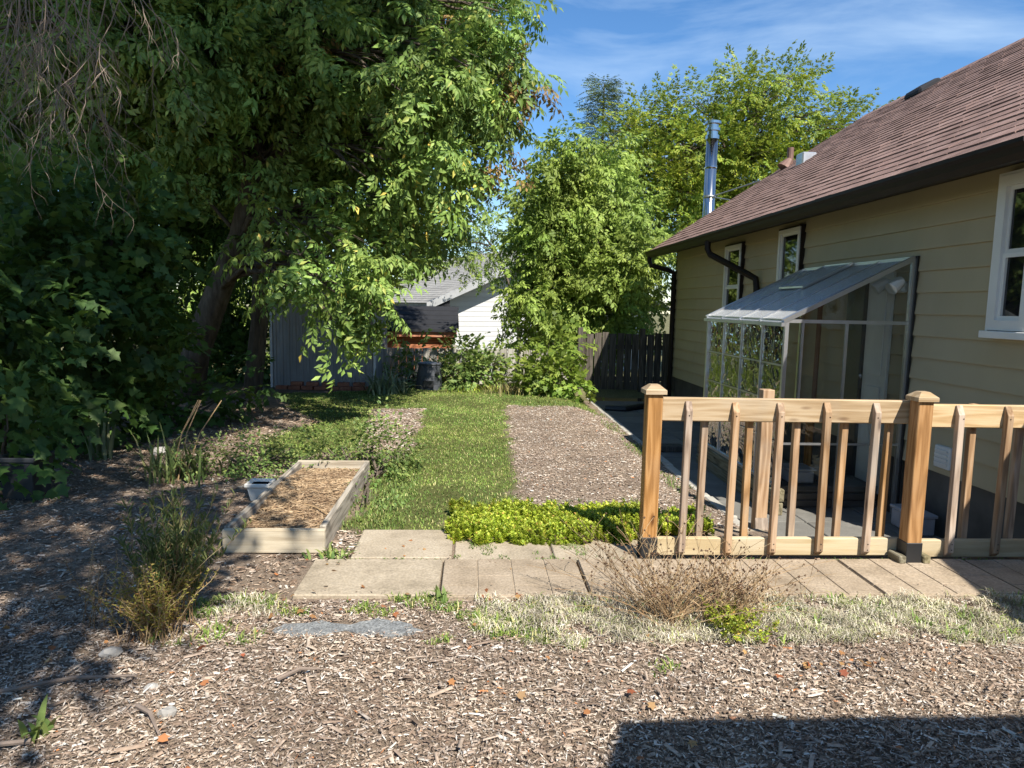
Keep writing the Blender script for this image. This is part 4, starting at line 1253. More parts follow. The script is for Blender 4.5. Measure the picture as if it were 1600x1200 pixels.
def scatter(variants, pos, dirs, roll, scale):
    """Copies of template clumps as one big triangle soup."""
    Vs, Ts = [], []
    b = 0
    which = RG.integers(0, len(variants), len(pos))
    upv = np.array([0, 0, 1.0])
    for k, (v, t) in enumerate(variants):
        sel = np.where(which == k)[0]
        if len(sel) == 0: continue
        ex = dirs[sel]; ex = ex / (np.linalg.norm(ex, axis=1, keepdims=True) + 1e-9)
        ez = upv[None] - ex * ex[:, 2:3]
        bad = np.linalg.norm(ez, axis=1) < .05
        ez[bad] = (1, 0, 0)
        ez /= np.linalg.norm(ez, axis=1, keepdims=True)
        ey = np.cross(ez, ex)
        c, s = np.cos(roll[sel])[:, None], np.sin(roll[sel])[:, None]
        ey2 = ey * c + ez * s; ez2 = ez * c - ey * s
        Rm = np.stack([ex, ey2, ez2], axis=1) * scale[sel][:, None, None]
        P = np.einsum('vi,nij->nvj', v, Rm) + pos[sel][:, None, :]
        Vs.append(P.reshape(-1, 3))
        Ts.append((t[None] + (np.arange(len(sel)) * len(v))[:, None, None]).reshape(-1, 3) + b)
        b += len(sel) * len(v)
    return np.concatenate(Vs), np.concatenate(Ts)


def unit(n):
    v = RG.normal(size=(n, 3))
    return v / np.linalg.norm(v, axis=1, keepdims=True)


def lobe_points(lobes, dens, shell=.55, hang=.35, face=None):
    """Spray positions and directions spread through the outer part of each ellipsoidal lobe."""
    Ps, Ds = [], []
    for (x, y, z, rx, rz) in lobes:
        n = max(6, int(dens * rx * rz * 12.6))
        u = unit(n)
        if face is not None:       # more leaves on the lit, visible side
            f = np.array(face); keepm = (u @ f) > RG.uniform(-1.5, .6, n)
            u = u[keepm]; n = len(u)
        rr = RG.uniform(shell ** 2, 1.0, n) ** .5 * (1 + .12 * RG.normal(size=n))
        P = np.array([x, y, z]) + u * rr[:, None] * np.array([rx, rx, rz])
        D = u * .8 + RG.normal(size=(n, 3)) * .4 + np.array([0, 0, -hang])
        Ps.append(P); Ds.append(D)
    return np.concatenate(Ps), np.concatenate(Ds)


def foliage(name, mat, parent, variants, P, D, smin=.8, smax=1.2, loc=(0, 0, 0), rollsd=.5):
    n = len(P)
    v, t = scatter(variants, P, D, RG.normal(size=n) * rollsd, RG.uniform(smin, smax, n))
    me = mesh_np(name, v - np.array(loc), t, np.full(len(t), 3))
    o = link(name, me, mat, parent, loc)
    o["kind"] = "stuff"
    return o


def limb_path(a, b, sag=.15, n=7, rg=random):
    a, b = Vector(a), Vector(b)
    pts = []
    for i in range(n + 1):
        t = i / n
        p = a.lerp(b, t)
        p.z += math.sin(t * math.pi) * (b - a).length * sag
        w = .03 * (b - a).length * math.sin(t * math.pi)
        pts.append(p + Vector((rg.uniform(-w, w), rg.uniform(-w, w), rg.uniform(-w, w))))
    return pts


def tree(name, label, base, trunk, tr, lobes, variants, mat, dens, cat="tree", group=None, smin=.8, smax=1.2, limb=.05, shell=.55, hang=.35, face=None, trim=None, twigs=0):
    t = empty(name, base, label, cat, group)
    m = MB()
    m.tube(trunk, [tr * (1 - .55 * i / (len(trunk) - 1)) * (1.25 if i == 0 else 1) for i in range(len(trunk))], 12)
    for (x, y, z, rx, rz) in lobes:
        c = Vector((x, y, z))
        st_ = min(trunk[1:], key=lambda p: (Vector(p) - c).length + .6 * max(0, p[2] - z))
        d = (c - Vector(st_)).length
        pts = limb_path(st_, c)
        m.tube(pts, [limb * (1 - .75 * i / (len(pts) - 1)) * min(1.4, .5 + d * .25) for i in range(len(pts))], 6)
        for k in range(3 + twigs):
            u = unit(1)[0]
            e = c + Vector((u[0] * rx, u[1] * rx, abs(u[2]) * rz * .8)) * .8
            pp = limb_path(pts[random.randrange(2, len(pts))], e, .08, 4)
            m.tube(pp, [limb * .35 * (1 - .7 * i / 4) for i in range(5)], 4)
    m.build("trunk", 'bark', t, None, 0, True)
    P, D = lobe_points(lobes, dens, shell, hang, face)
    if trim is not None:
        k = trim(P); P, D = P[k], D[k]
    foliage("crown", mat, t, variants, P, D, smin, smax, base)
    return t


def at(px, py, Y):
    """World point seen at a photo pixel, at forward distance Y."""
    d = fw + rt * ((px - 800) / FPX) - up * ((py - 600) / FPX)
    return CAM_POS + d * (Y / d.y)


def lob(px, py, Y, r, rz=None):
    p = at(px, py, Y)
    return (p.x, p.y, p.z, r, rz or r)


SP_MAPLE = [spray_compound(s, .108, 5, 9, .46, .75) for s in range(5)]
SP_MID = [spray_compound(40 + s, .085, 7, 8, .42, .7) for s in range(4)]
SP_LOC = [spray_compound(70 + s, .075, 7, 7, .45, .35) for s in range(4)]
SP_HEDGE = [spray_simple(90 + s, .11, 8, .38, .6) for s in range(4)]
SMALL = (LEAFLET * np.array([1, 1.5, 1]), LEAFLET_T)
SP_BUSH = [spray_simple(110 + s, .085, 10, .28, .4, (LEAFLET * np.array([1, 1.6, 1]), LEAFLET_T)) for s in range(4)]
SP_FINE = [spray_simple(130 + s, .04, 12, .2, .3, (LEAFLET * np.array([1, 1.3, 1]), LEAFLET_T)) for s in range(4)]
SP_NEEDLE = [spray_simple(150 + s, .13, 16, .5, .2, (LEAFLET * np.array([1, .45, 1]), LEAFLET_T)) for s in range(3)]

# crowns: clumps packed at random inside an outline drawn at the tree's own distance
def fill_lobes(poly, n, ylo, yhi, r0_, r1_, flat=.85, seed=1, edge=.8):
    rg = random.Random(seed)
    xs_ = [p[0] for p in poly]; ys_ = [p[1] for p in poly]
    res = []; tries = 0
    while len(res) < n and tries < n * 60:
        tries += 1
        px, py = rg.uniform(min(xs_), max(xs_)), rg.uniform(min(ys_), max(ys_))
        r_ = r0_ + (r1_ - r0_) * rg.random() ** 1.6
        Y = rg.uniform(ylo, yhi)
        k = edge * r_ * FPX / Y
        qx = np.array([px, px - k, px + k, px, px]); qy = np.array([py, py, py, py - k, py + k])
        if not inside(poly, qx, qy).all(): continue
        if any((px - a_) ** 2 + (py - b_) ** 2 < (.5 * k) ** 2 for a_, b_, *_ in res): continue
        res.append((px, py, Y, r_))
    return [lob(px, py, Y, r_, r_ * flat) for px, py, Y, r_ in res]


# the big box elder on the left
CROWN = [(-80, -160), (840, -160), (812, 10), (800, 70), (835, 120), (800, 160), (775, 200), (760, 245), (715, 290), (690, 340), (650, 385), (600, 410), (480, 430), (430, 400), (360, 330), (250, 310), (150, 290), (-80, 250)]
lobes = fill_lobes(CROWN, 105, 8.4, 10.6, .24, .66, .75, 3) + fill_lobes(CROWN, 34, 11.0, 12.4, .7, 1.1, .9, 4)
lobes += [lob(500, 440, 8.3, .3, .2), lob(545, 470, 8.2, .28, .22), lob(575, 440, 8.3, .28, .22), lob(520, 500, 8.15, .16, .13), lob(455, 455, 8.4, .2, .15), lob(470, 400, 8.5, .35, .3), lob(560, 400, 8.6, .35, .3), lob(585, 480, 8.3, .14, .14), lob(630, 400, 9.3, .16, .15), lob(640, 345, 10.4, .42, .36), lob(685, 325, 10.6, .36, .3), lob(665, 375, 10.6, .26, .22), lob(720, 240, 9.6, .4, .3), lob(760, 180, 9.5, .36, .28), lob(785, 90, 9.5, .36, .28), lob(770, 20, 9.5, .45, .35), lob(700, 150, 9.2, .5, .4), lob(690, 260, 9.5, .4, .32)]
TB = (-4.35, 10.6, 0)
tk = [(-4.35, 10.6, -.1), (-4.12, 10.55, .7), (-3.75, 10.5, 1.6), (-3.38, 10.4, 2.4), (-3.1, 10.2, 3.3), (-2.9, 10.0, 4.4)]
tmap = tree("box_elder_tree", "large leafy maple with leaning trunk overhanging the left of garden", TB, tk, .23, lobes, SP_MAPLE, 'maple', 20, limb=.035, face=(.3, -.8, .35), hang=.5, smin=.6, smax=1.18)
# turning leaves at the outer tips
P, D = lobe_points([lob(835, 135, 9.3, .16, .10), lob(812, 112, 9.4, .14, .1), lob(775, 250, 9.5, .12, .12), lob(745, 265, 9.7, .12), lob(780, 118, 9.4, .16), lob(735, 40, 9.2, .14), lob(425, 60, 9.0, .12), lob(480, 75, 9.0, .1)], 26, .2, .5)
foliage("turning_leaves", 'mapleturn', tmap, SP_MAPLE, P, D, .5, .8, TB)
# second stem behind
t2 = MB().tube([(-3.55, 11.3, -.1), (-3.4, 11.3, 1.2), (-3.3, 11.2, 2.6), (-3.2, 11, 4)], [.15, .13, .12, .1], 10)
t2.build("second_trunk", 'bark', tmap)

# trees further left and behind it, closing the view
lobes = [lob(60, 330, 13, 1.8), lob(200, 350, 13.5, 1.7), lob(320, 420, 14, 1.3), lob(100, 180, 13.5, 2.0), lob(260, 220, 14, 2.0), lob(400, 250, 15, 1.8), lob(-60, 250, 12, 2.2), lob(40, 60, 14, 2.0), lob(400, 420, 15, 1.1)]
b_ = at(150, 560, 13.5)
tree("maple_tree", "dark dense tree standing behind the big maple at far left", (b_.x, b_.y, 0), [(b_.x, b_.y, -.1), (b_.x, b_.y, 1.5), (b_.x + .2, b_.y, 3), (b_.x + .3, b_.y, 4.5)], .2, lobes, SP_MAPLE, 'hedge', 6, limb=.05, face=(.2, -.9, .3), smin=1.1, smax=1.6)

# broad-leaved hedge bushes on the left
def bush(name, label, lobes, variants, mat, dens, group=None, cat="shrub", smin=.8, smax=1.2, stems=5, shell=.3, hang=.15):
    bx_ = sum(l[0] for l in lobes) / len(lobes); by_ = sum(l[1] for l in lobes) / len(lobes)
    zb_ = float(gz(bx_, by_))
    t = empty(name, (bx_, by_, zb_), label, cat, group)
    m = MB()
    for l in lobes:
        for k in range(2):
            m.tube(limb_path((bx_ + random.uniform(-.1, .1), by_ + random.uniform(-.1, .1), zb_ - .03), (l[0] + random.uniform(-.4, .4) * l[3], l[1] + random.uniform(-.4, .4) * l[3], l[2] + .3 * l[4]), .05, 4), [.018, .014, .011, .008, .005], 5)
    m.build("stem", 'bark', t)
    P, D = lobe_points(lobes, dens, shell, hang)
    P[:, 2] = np.maximum(P[:, 2], zb_ + .04)
    foliage("foliage", mat, t, variants, P, D, smin, smax, (bx_, by_, zb_))
    return t


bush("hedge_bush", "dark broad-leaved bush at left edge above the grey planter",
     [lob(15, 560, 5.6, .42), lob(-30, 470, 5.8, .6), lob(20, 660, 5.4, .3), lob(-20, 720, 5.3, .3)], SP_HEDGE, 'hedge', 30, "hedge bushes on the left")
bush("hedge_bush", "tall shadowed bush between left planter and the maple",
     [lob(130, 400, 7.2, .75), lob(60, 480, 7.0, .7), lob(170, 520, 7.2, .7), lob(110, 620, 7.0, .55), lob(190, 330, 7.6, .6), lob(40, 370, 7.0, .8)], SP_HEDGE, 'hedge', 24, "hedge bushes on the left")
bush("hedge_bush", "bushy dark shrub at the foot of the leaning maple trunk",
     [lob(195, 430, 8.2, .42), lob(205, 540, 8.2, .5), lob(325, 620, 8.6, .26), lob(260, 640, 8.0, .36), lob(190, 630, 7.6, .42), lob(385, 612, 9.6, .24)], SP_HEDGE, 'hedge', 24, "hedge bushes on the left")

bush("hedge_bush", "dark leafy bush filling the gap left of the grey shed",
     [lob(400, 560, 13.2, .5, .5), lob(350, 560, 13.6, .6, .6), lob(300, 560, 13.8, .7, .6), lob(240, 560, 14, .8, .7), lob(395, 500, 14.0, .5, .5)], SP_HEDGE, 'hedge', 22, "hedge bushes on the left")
# middle tree by the side fence
lobes = fill_lobes([(760, 540), (772, 470), (795, 400), (797, 300), (825, 250), (880, 190), (935, 178), (985, 240), (1012, 330), (1048, 390), (1055, 480), (1035, 505), (960, 545), (905, 600), (800, 590)], 95, 13.6, 15.0, .28, .62, .85, 5) + [lob(870, 380, 15.2, 1.0), lob(900, 480, 15.0, 1.1), lob(920, 290, 15.2, .7)]
tree("ash_tree", "bright green bushy tree behind the fence in the centre", (2.0, 14.6, 0), [(2.0, 14.6, -.4), (2.0, 14.6, 1), (1.95, 14.6, 2.5), (2.0, 14.6, 4)], .14, lobes, SP_MID, 'mid', 17, limb=.022, face=(.3, -.9, .3), hang=.4, smin=.8, smax=1.25)

# thin branched small tree between
lobes = [lob(735, 340, 19, .9), lob(760, 385, 18.5, .9), lob(705, 330, 19, .7), lob(720, 385, 18.5, .5), lob(745, 405, 18.4, .6), lob(690, 375, 18.6, .5)]
tree("small_tree", "thin airy tree in front of the white neighbouring house", (1.3, 19.4, -.8), [(1.3, 19.4, -.9), (1.2, 19.4, 1.4), (.6, 19.2, 2.9), (-.1, 19, 3.7)], .05, lobes, SP_MID, 'mid', 6.5, limb=.03, shell=.3, twigs=3, smin=.6, smax=.9)

# locust beyond the house
lobes = fill_lobes([(930, 250), (985, 160), (1040, 130), (1110, 115), (1190, 85), (1290, 105), (1360, 160), (1385, 185), (1340, 270), (1150, 430), (1000, 430), (950, 320)], 95, 20.5, 23.5, .55, 1.15, .6, 6) + [lob(985, 215, 21.5, .9, .6), lob(1030, 180, 21.5, .9, .6), lob(965, 265, 21.5, .8, .6), lob(1075, 160, 21.8, .9, .6), lob(1340, 190, 22.5, .8, .5)]
tree("locust_tree", "tall yellow-green feathery tree behind the house roof", (9.0, 23, -.8), [(9.0, 23, -1), (8.8, 23, 2), (8.5, 23, 4), (8.2, 22.6, 6)], .26, lobes, SP_LOC, 'locust', 10.5, limb=.04, face=(.2, -.8, .5), hang=.05, smin=.95, smax=1.6, shell=.5, twigs=4)

# spruce behind
sp = empty("spruce_tree", (4.9, 28, -.8), "dark pointed spruce rising behind the bright green tree", "tree")
MB().tube([(4.9, 28, -.8), (4.9, 28, 10.1)], [.2, .02], 8).build("trunk", 'bark', sp)
Ps, Ds = [], []
for k in range(170):
    z = 5.0 + 5.3 * (k / 170)
    rr = ((10.7 - z) * .40 + .12) * random.uniform(.35, 1.25)
    a = k * 2.4
    for j in range(7):
        f = (j + .6) / 7
        Ps.append((4.9 + math.cos(a) * rr * f, 28 + math.sin(a) * rr * f, z - .25 * rr * f + .12 * rr * f * f))
        Ds.append((math.cos(a + random.uniform(-.6, .6)), math.sin(a + random.uniform(-.6, .6)), random.uniform(-.35, .35)))
foliage("crown", 'spruce', sp, SP_NEEDLE, np.array(Ps), np.array(Ds), .7, 1.3, (4.9, 28, -.8))

# tree far left/behind neighbours to close the horizon
for k, (px, py, Y, r, lab) in enumerate(((330, 380, 26, 3.4, "distant dark tree seen through gaps left of the maple trunk"), (560, 420, 30, 3.0, "distant tree seen above the grey shed roof"), (860, 420, 34, 3.4, "distant tree hidden behind the bright central tree"), (1160, 330, 32, 3.6, "distant tree seen between chimney pipe and roof"))):
    p = at(px, py, Y)
    tree("distant_tree", lab, (p.x, p.y, -.8), [(p.x, p.y, -1), (p.x, p.y, 1), (p.x, p.y, max(2, p.z - 1)), (p.x, p.y, p.z)], .2,
         [(p.x + random.uniform(-2, 2), p.y + random.uniform(-1, 1), p.z + random.uniform(-2, 1.2), r * .55, r * .5) for _ in range(6)], SP_LOC, 'mid', 2.2, group="distant trees", smin=1.8, smax=2.8)

# tree overhead: unseen crown placed only to shade the left; dead twigs in view
lobes = []
rg_ = random.Random(12)
for (tx, ty, tz, zc, r_) in ((-2.45, 2.9, 0, 5.4, 0.35), (-2.05, 2.3, 0, 5.2, 0.22), (-2.35, 3.6, 0, 5.5, 0.4), (-2.0, 3.95, 0, 5.5, 0.25), (-2.9, 4.4, 0, 5.5, 0.55), (-2.3, 4.6, 0, 5.6, 0.4), (-2.55, 5.4, 0, 5.6, 0.45), (-3.3, 5.9, 0, 5.8, 0.55), (-3.8, 4.9, 0, 5.6, 0.6), (-3.2, 3.6, 0, 5.4, 0.6), (-1.85, 5.0, 0, 5.5, 0.22), (-2.9, 2.7, 0, 5.3, 0.4), (-3.1, 5.15, 0, 5.6, 0.45), (-2.0, 5.75, 0, 5.7, 0.25), (-3.6, 4.2, 0, 5.6, 0.6), (-1.75, 4.25, 0, 5.4, 0.14), (-2.4, 6.9, 0, 5.9, 0.4), (-3.6, 5.6, 1, 6, 0.6), (-4.0, 7, 1.5, 6.5, 0.8), (-3.6, 7, 2.3, 6.8, 0.7), (-3.2, 7.5, 1.5, 6.6, 0.7), (-2.9, 8, 2.2, 7, 0.6), (-4.6, 7, 2.8, 7, 0.9), (-3.5, 8.2, 0.8, 6.5, 0.7), (-2.7, 8.2, 0.5, 6.2, 0.5), (-4.8, 8, 1.2, 6.6, 0.8), (-3.0, 10, 1.0, 6.8, 0.5), (-4.6, 9, 4, 8.2, 0.9), (-3.9, 9, 3, 7.6, 0.8), (-5.2, 9.3, 5, 9, 1.0), (-3.2, 9.3, 2.6, 7.3, 0.7), (-4.2, 9.4, 5.4, 9.2, 0.9), (-3.2, 9, 4.2, 8.6, 0.8), (-2.4, 9, 4.8, 9.0, 0.7), (-1.7, 9, 5.2, 9.4, 0.6), (-2.4, 8.8, 3.6, 8.2, 0.5), (-1.6, 9, 4.1, 8.8, 0.4), (-0.9, 9.2, 4.6, 9.2, 0.35), (-2.9, 9, 5.8, 9.8, 0.8), (-1.4, 9.3, 6.0, 10, 0.7), (-3.4, 9, 3.5, 8.0, 0.6), (-1.98, 2.3, 0, 5.0, 0.34), (-1.88, 1.95, 0, 5.0, 0.28), (-2.15, 2.65, 0, 5.1, 0.28), (-2.6, 2.2, 0, 5.1, 0.4), (-5.0, 9.6, 3.4, 8, 0.9), (-4.4, 9.2, 4.8, 8.8, 0.9), (-3.6, 9.2, 5.0, 9, 0.8), (-5.6, 9.6, 4.2, 8.6, 1.0), (-2.8, 9, 3.1, 7.9, 0.5), (-5.6, 10, 6.2, 10, 1.1), (-4.6, 10, 6.8, 10.2, 1.1), (-3.6, 10, 6.6, 10.2, 1.0), (-5.2, 8.2, 3.4, 7.8, 0.9), (-2.2, 9.2, 5.6, 9.6, 0.6)):
    h = zc - tz
    r_ = r_ * .72 if tz == 0 and ty > 2.9 else r_
    lobes.append((tx + SUN_K * h, ty - SUN_M * h, zc, r_, r_ * .7))
ot = tree("overhanging_tree", "tree at top left whose bare grey twigs hang into view, unseen crown placed for shade", (-4.9, 1.8, 0), [(-4.9, 1.8, -.1), (-4.8, 1.8, 2.5), (-4.4, 1.9, 4.5), (-3.9, 2.2, 6.2), (-3.2, 3.0, 8.0)], .22, lobes, SP_MAPLE, 'maple', 10, limb=.04, smin=1.1, smax=1.6)
tw = MB()
random.seed(21)


def hang_twig(p, d, L, r, lev):
    n = 8
    pts = [p.copy()]
    for i in range(n):
        d = (d + Vector((random.uniform(-.4, .4), random.uniform(-.3, .3), random.uniform(-.25, .12)))).normalized()
        pts.append(pts[-1] + d * (L / n))
        if lev > 0 and i > 0 and random.random() < .6:
            dd = (d + Vector((random.uniform(-1, 1), random.uniform(-.6, .6), random.uniform(-.9, .2)))).normalized()
            hang_twig(pts[-1], dd, L * random.uniform(.3, .6), r * .6, lev - 1)
    tw.tube(pts, [r * (1 - .8 * i / n) for i in range(n + 1)], 4, False)


for k in range(34):
    p = at(random.gauss(85, 65), random.uniform(-70, 10), random.uniform(4.6, 5.6))
    hang_twig(p, Vector((random.uniform(-.5, .4), random.uniform(-.2, .2), -1)), random.uniform(.45, 1.15), random.uniform(.0035, .0065), 2)
for k in range(6):
    p = at(random.uniform(60, 260), -60, 5.1)
    tw.tube(limb_path((-4.4, 1.9, 4.5), p, .05, 8), [.03 - .0027 * i for i in range(9)], 5)
tw.build("dead_twigs", 'twig', ot)
random.seed(5)

# shrubs at the back and round the beds
bush("leafy_shrub", "rounded dark green shrub right of the compost bin", [lob(735, 585, 12.6, .38, .3), lob(705, 590, 12.5, .26), lob(765, 575, 12.8, .3), lob(720, 555, 12.9, .3)], SP_BUSH, 'weedleaf', 60, smin=.9, smax=1.3)
bush("leafy_shrub", "scraggly green shrub left of the compost bin", [lob(640, 580, 12.7, .25), lob(655, 555, 12.8, .2), lob(625, 600, 12.5, .18)], SP_BUSH, 'weedleaf', 38)
bush("leafy_shrub", "bright light-green bush at the far end of right mulch bed", [lob(850, 575, 11.9, .38, .33), lob(880, 590, 11.7, .3, .25), lob(905, 605, 11.5, .2, .14), lob(830, 600, 11.8, .3, .2), lob(870, 545, 12.2, .35)], SP_HEDGE, 'bush', 46, smin=.7, smax=1.0)
bush("low_shrub", "low bushy green plant just behind the raised bed", [(-1.05, 6.2, .17, .28, .17), (-.84, 6.3, .2, .25, .2), (-1.3, 6.25, .14, .25, .14), (-.68, 6.1, .13, .17, .13), (-.76, 5.75, .08, .12, .08), (-.78, 4.95, .05, .1, .05)], SP_FINE, 'weedleaf', 190, smin=.7, smax=1.15)
bush("low_shrub", "feathery dark green plant left of the raised bed", [(-1.95, 6.2, .14, .26, .15), (-2.15, 6.0, .12, .24, .13), (-1.7, 6.35, .13, .24, .14), (-1.75, 5.85, .09, .18, .09)], SP_FINE, 'weedleaf', 170, smin=.7, smax=1.1)


def clump(name, label, cx_, cy_, n, L, w, spread, mat, cat="plant", group=None, stalks=0, stalkmat='drygrass', zb_=None, rad=.1, part="leaves"):
    """Arching strap leaves from a common base, with optional bare flower stalks."""
    zb_ = float(gz(cx_, cy_)) if zb_ is None else zb_
    t = empty(name, (cx_, cy_, zb_), label, cat, group)
    V, F = [], []
    for i in range(n):
        a = random.uniform(0, 6.283); l_ = L * random.uniform(.55, 1.1); sp_ = spread * random.uniform(.2, 1.1)
        b = Vector((cx_ + random.gauss(0, rad), cy_ + random.gauss(0, rad), zb_))
        sd = Vector((-math.sin(a), math.cos(a), 0)) * w
        k0 = len(V)
        for j in range(5):
            t_ = j / 4
            ww = [.7, 1, .9, .6, .06][j]
            h_ = l_ * (t_ * 1.0 - sp_ * .55 * t_ ** 2.4)
            p = b + Vector((math.cos(a), math.sin(a), 0)) * (l_ * sp_ * t_ ** 1.5) + Vector((0, 0, h_))
            V += [p + sd * ww, p - sd * ww]
        for j in range(4):
            F.append((k0 + 2 * j, k0 + 2 * j + 1, k0 + 2 * j + 3, k0 + 2 * j + 2))
    m = MB(); m.v = [tuple(p) for p in V]; m.f = F
    me_ = bpy.data.meshes.new(part); me_.from_pydata([tuple(Vector(p) - Vector((cx_, cy_, zb_))) for p in V], [], F)
    o = link(part, me_, mat, t, (cx_, cy_, zb_)); o["kind"] = "stuff"
    for i in range(stalks):
        a = random.uniform(-.6, .6)
        b = Vector((cx_ + random.uniform(-.1, .1), cy_, zb_))
        MB().tube([b, b + Vector((.12 + .1 * a, 0, L * .8)), b + Vector((.28 + .2 * a, 0, L * 1.35))], [.006, .005, .004], 5).build("flower_stalk", 'stem', t)
    return t


clump("daylily_clump", "arching daylily clump with two bare stalks in dappled mulch", -2.45, 5.82, 90, .50, .009, 1.0, 'lily', stalks=4, rad=.12)
clump("iris_clump", "pale drooping iris clump at the right corner of shed", -1.42, 11.6, 80, .55, .018, 1.15, 'iris', rad=.16, stalks=2)
clump("iris_clump", "upright iris fan below the dark hedge at left", -3.45, 6.5, 16, .5, .016, .3, 'iris', rad=.05)
clump("dry_grass_tuft", "straw-coloured dry grass tuft before the central bush", .75, 11.9, 160, .3, .006, 1.0, 'drygrass', rad=.26)
clump("yellow_tuft", "yellow-green low tuft in front of the back shrub", .0, 12.2, 120, .14, .007, 1.0, 'sedum', rad=.25)
clump("grass_tuft", "small bright grass tuft beside the yellowing weed", -1.16, 3.03, 70, .07, .004, .8, 'grass', rad=.05)
clump("grass_tuft", "tiny grass tuft alone in the foreground mulch", .81, 2.72, 30, .05, .004, .9, 'grass', rad=.03)
clump("dandelion_weed", "leafy dandelion weed at the front-left corner of mulch", -1.45, 2.30, 9, .14, .014, .9, 'weedleaf', rad=.02)
clump("dandelion_weed", "leafy weed at the front edge of pale slabs", -.15, 3.38, 12, .11, .012, .8, 'weedleaf', rad=.02)
clump("dandelion_weed", "green weed tuft at the front corner of raised bed", -.82, 4.06, 40, .09, .009, 1.0, 'weedleaf', rad=.07)


def stem_weed(name, label, cx_, cy_, n, H, spread, leafmat, leafn, leafL, stemr=.0022, seeds=False, cat="weed", arc=.3, azr=(0, 6.283), hr=(.5, 1.05), lf0=.3, lw=.9, upb=(-.2, 1.2)):
    """Many thin branching stems with small leaves or seed heads."""
    zb_ = float(gz(cx_, cy_))
    t = empty(name, (cx_, cy_, zb_), label, cat)
    m = MB(); sd = MB()
    LP, LD = [], []
    for i in range(n):
        a = random.uniform(*azr); s_ = spread * random.uniform(.1, 1); h = H * random.uniform(*hr)
        b = Vector((cx_ + random.gauss(0, .05), cy_ + random.gauss(0, .04), zb_))
        d = Vector((math.cos(a), math.sin(a), 0))
        pts = [b + d * (s_ * h * t_ ** 1.2) + Vector((random.gauss(0, .008), random.gauss(0, .008), h * (t_ - arc * s_ * t_ * t_))) for t_ in (0, .2, .4, .6, .8, 1)]
        m.tube(pts, [stemr * (1.2 - .7 * k / 5) for k in range(6)], 3, False)
        for k in range(leafn):
            j = random.uniform(lf0 * 5, 4.99); f = j - int(j)
            LP.append(pts[int(j)].lerp(pts[int(j) + 1], f)); LD.append((random.gauss(0, 1), random.gauss(0, 1), random.uniform(*upb)))
        if seeds:
            for k in range(4):
                p0 = pts[random.randrange(2, 5)]
                e = p0 + Vector((random.uniform(-.09, .09), random.uniform(-.06, .06), random.uniform(.02, .12)))
                m.tube([p0, (p0 + e) / 2 + Vector((0, 0, .01)), e], [.0014, .0012, .001], 3, False)
                r_ = random.uniform(.004, .0075)
                sd.add([e + Vector(q) * r_ for q in ((1, 0, 0), (-1, 0, 0), (0, 1, 0), (0, -1, 0), (0, 0, 1), (0, 0, -1))],
                       [(0, 2, 4), (2, 1, 4), (1, 3, 4), (3, 0, 4), (2, 0, 5), (1, 2, 5), (3, 1, 5), (0, 3, 5)])
    o = m.build("stems", 'stem', t); o["kind"] = "stuff"
    if seeds:
        o = sd.build("seed_heads", 'seed', t); o["kind"] = "stuff"
    if leafn:
        P = np.array([tuple(p) for p in LP]); D = np.array(LD)
        v = (LEAFLET * np.array([1, lw, 1]) * leafL, LEAFLET_T)
        foliage("leaves", leafmat, t, [v], P, D, .6, 1.2, (cx_, cy_, zb_), 1.5)
    return t


stem_weed("yellowing_weed", "bushy yellowing weed with russet tips in the left mulch", -1.40, 3.02, 95, .42, .7, 'yellowweed', 40, .018, .0022, hr=(.55, 1.0), lf0=.25)
stem_weed("green_weed", "tall feathery green weed rising behind the yellowing one", -1.38, 3.2, 60, .64, .75, 'lily', 40, .055, .002, hr=(.55, 1.05), lf0=.3, lw=.3, upb=(1.0, 3.0))
stem_weed("dead_weed", "tangle of brown dead stems with round seed heads by railing", .92, 3.10, 95, .56, 1.5, 'stem', 4, .012, .0017, True, azr=(-.9, 3.6), hr=(.25, 1.1))
stem_weed("dead_weed", "lower brown dead weed leaning over pavers right of first", 1.18, 3.14, 85, .42, 1.8, 'stem', 5, .012, .0016, True, azr=(-.6, 1.6), hr=(.4, 1.0))
stem_weed("yellow_green_weed", "low yellow-green weed in the dried strip before railing", 1.22, 3.02, 60, .20, 1.0, 'sedum', 34, .02, .0018, hr=(.5, 1.0), lf0=.2)
stem_weed("grey_weed", "thin dry grey weed standing left of the yellowing weed", -1.66, 3.1, 10, .42, .25, 'stem', 30, .014, .002, hr=(.7, 1.1))

# ------------------------------------------------------------------ ground cover and litter
def rnd_in(x0, x1, y0, y1, n, mask=None, dens=None):
    x = RG.uniform(x0, x1, n); y = RG.uniform(y0, y1, n)
    if mask is not None:
        k = mask(x, y); x, y = x[k], y[k]
    return x, y


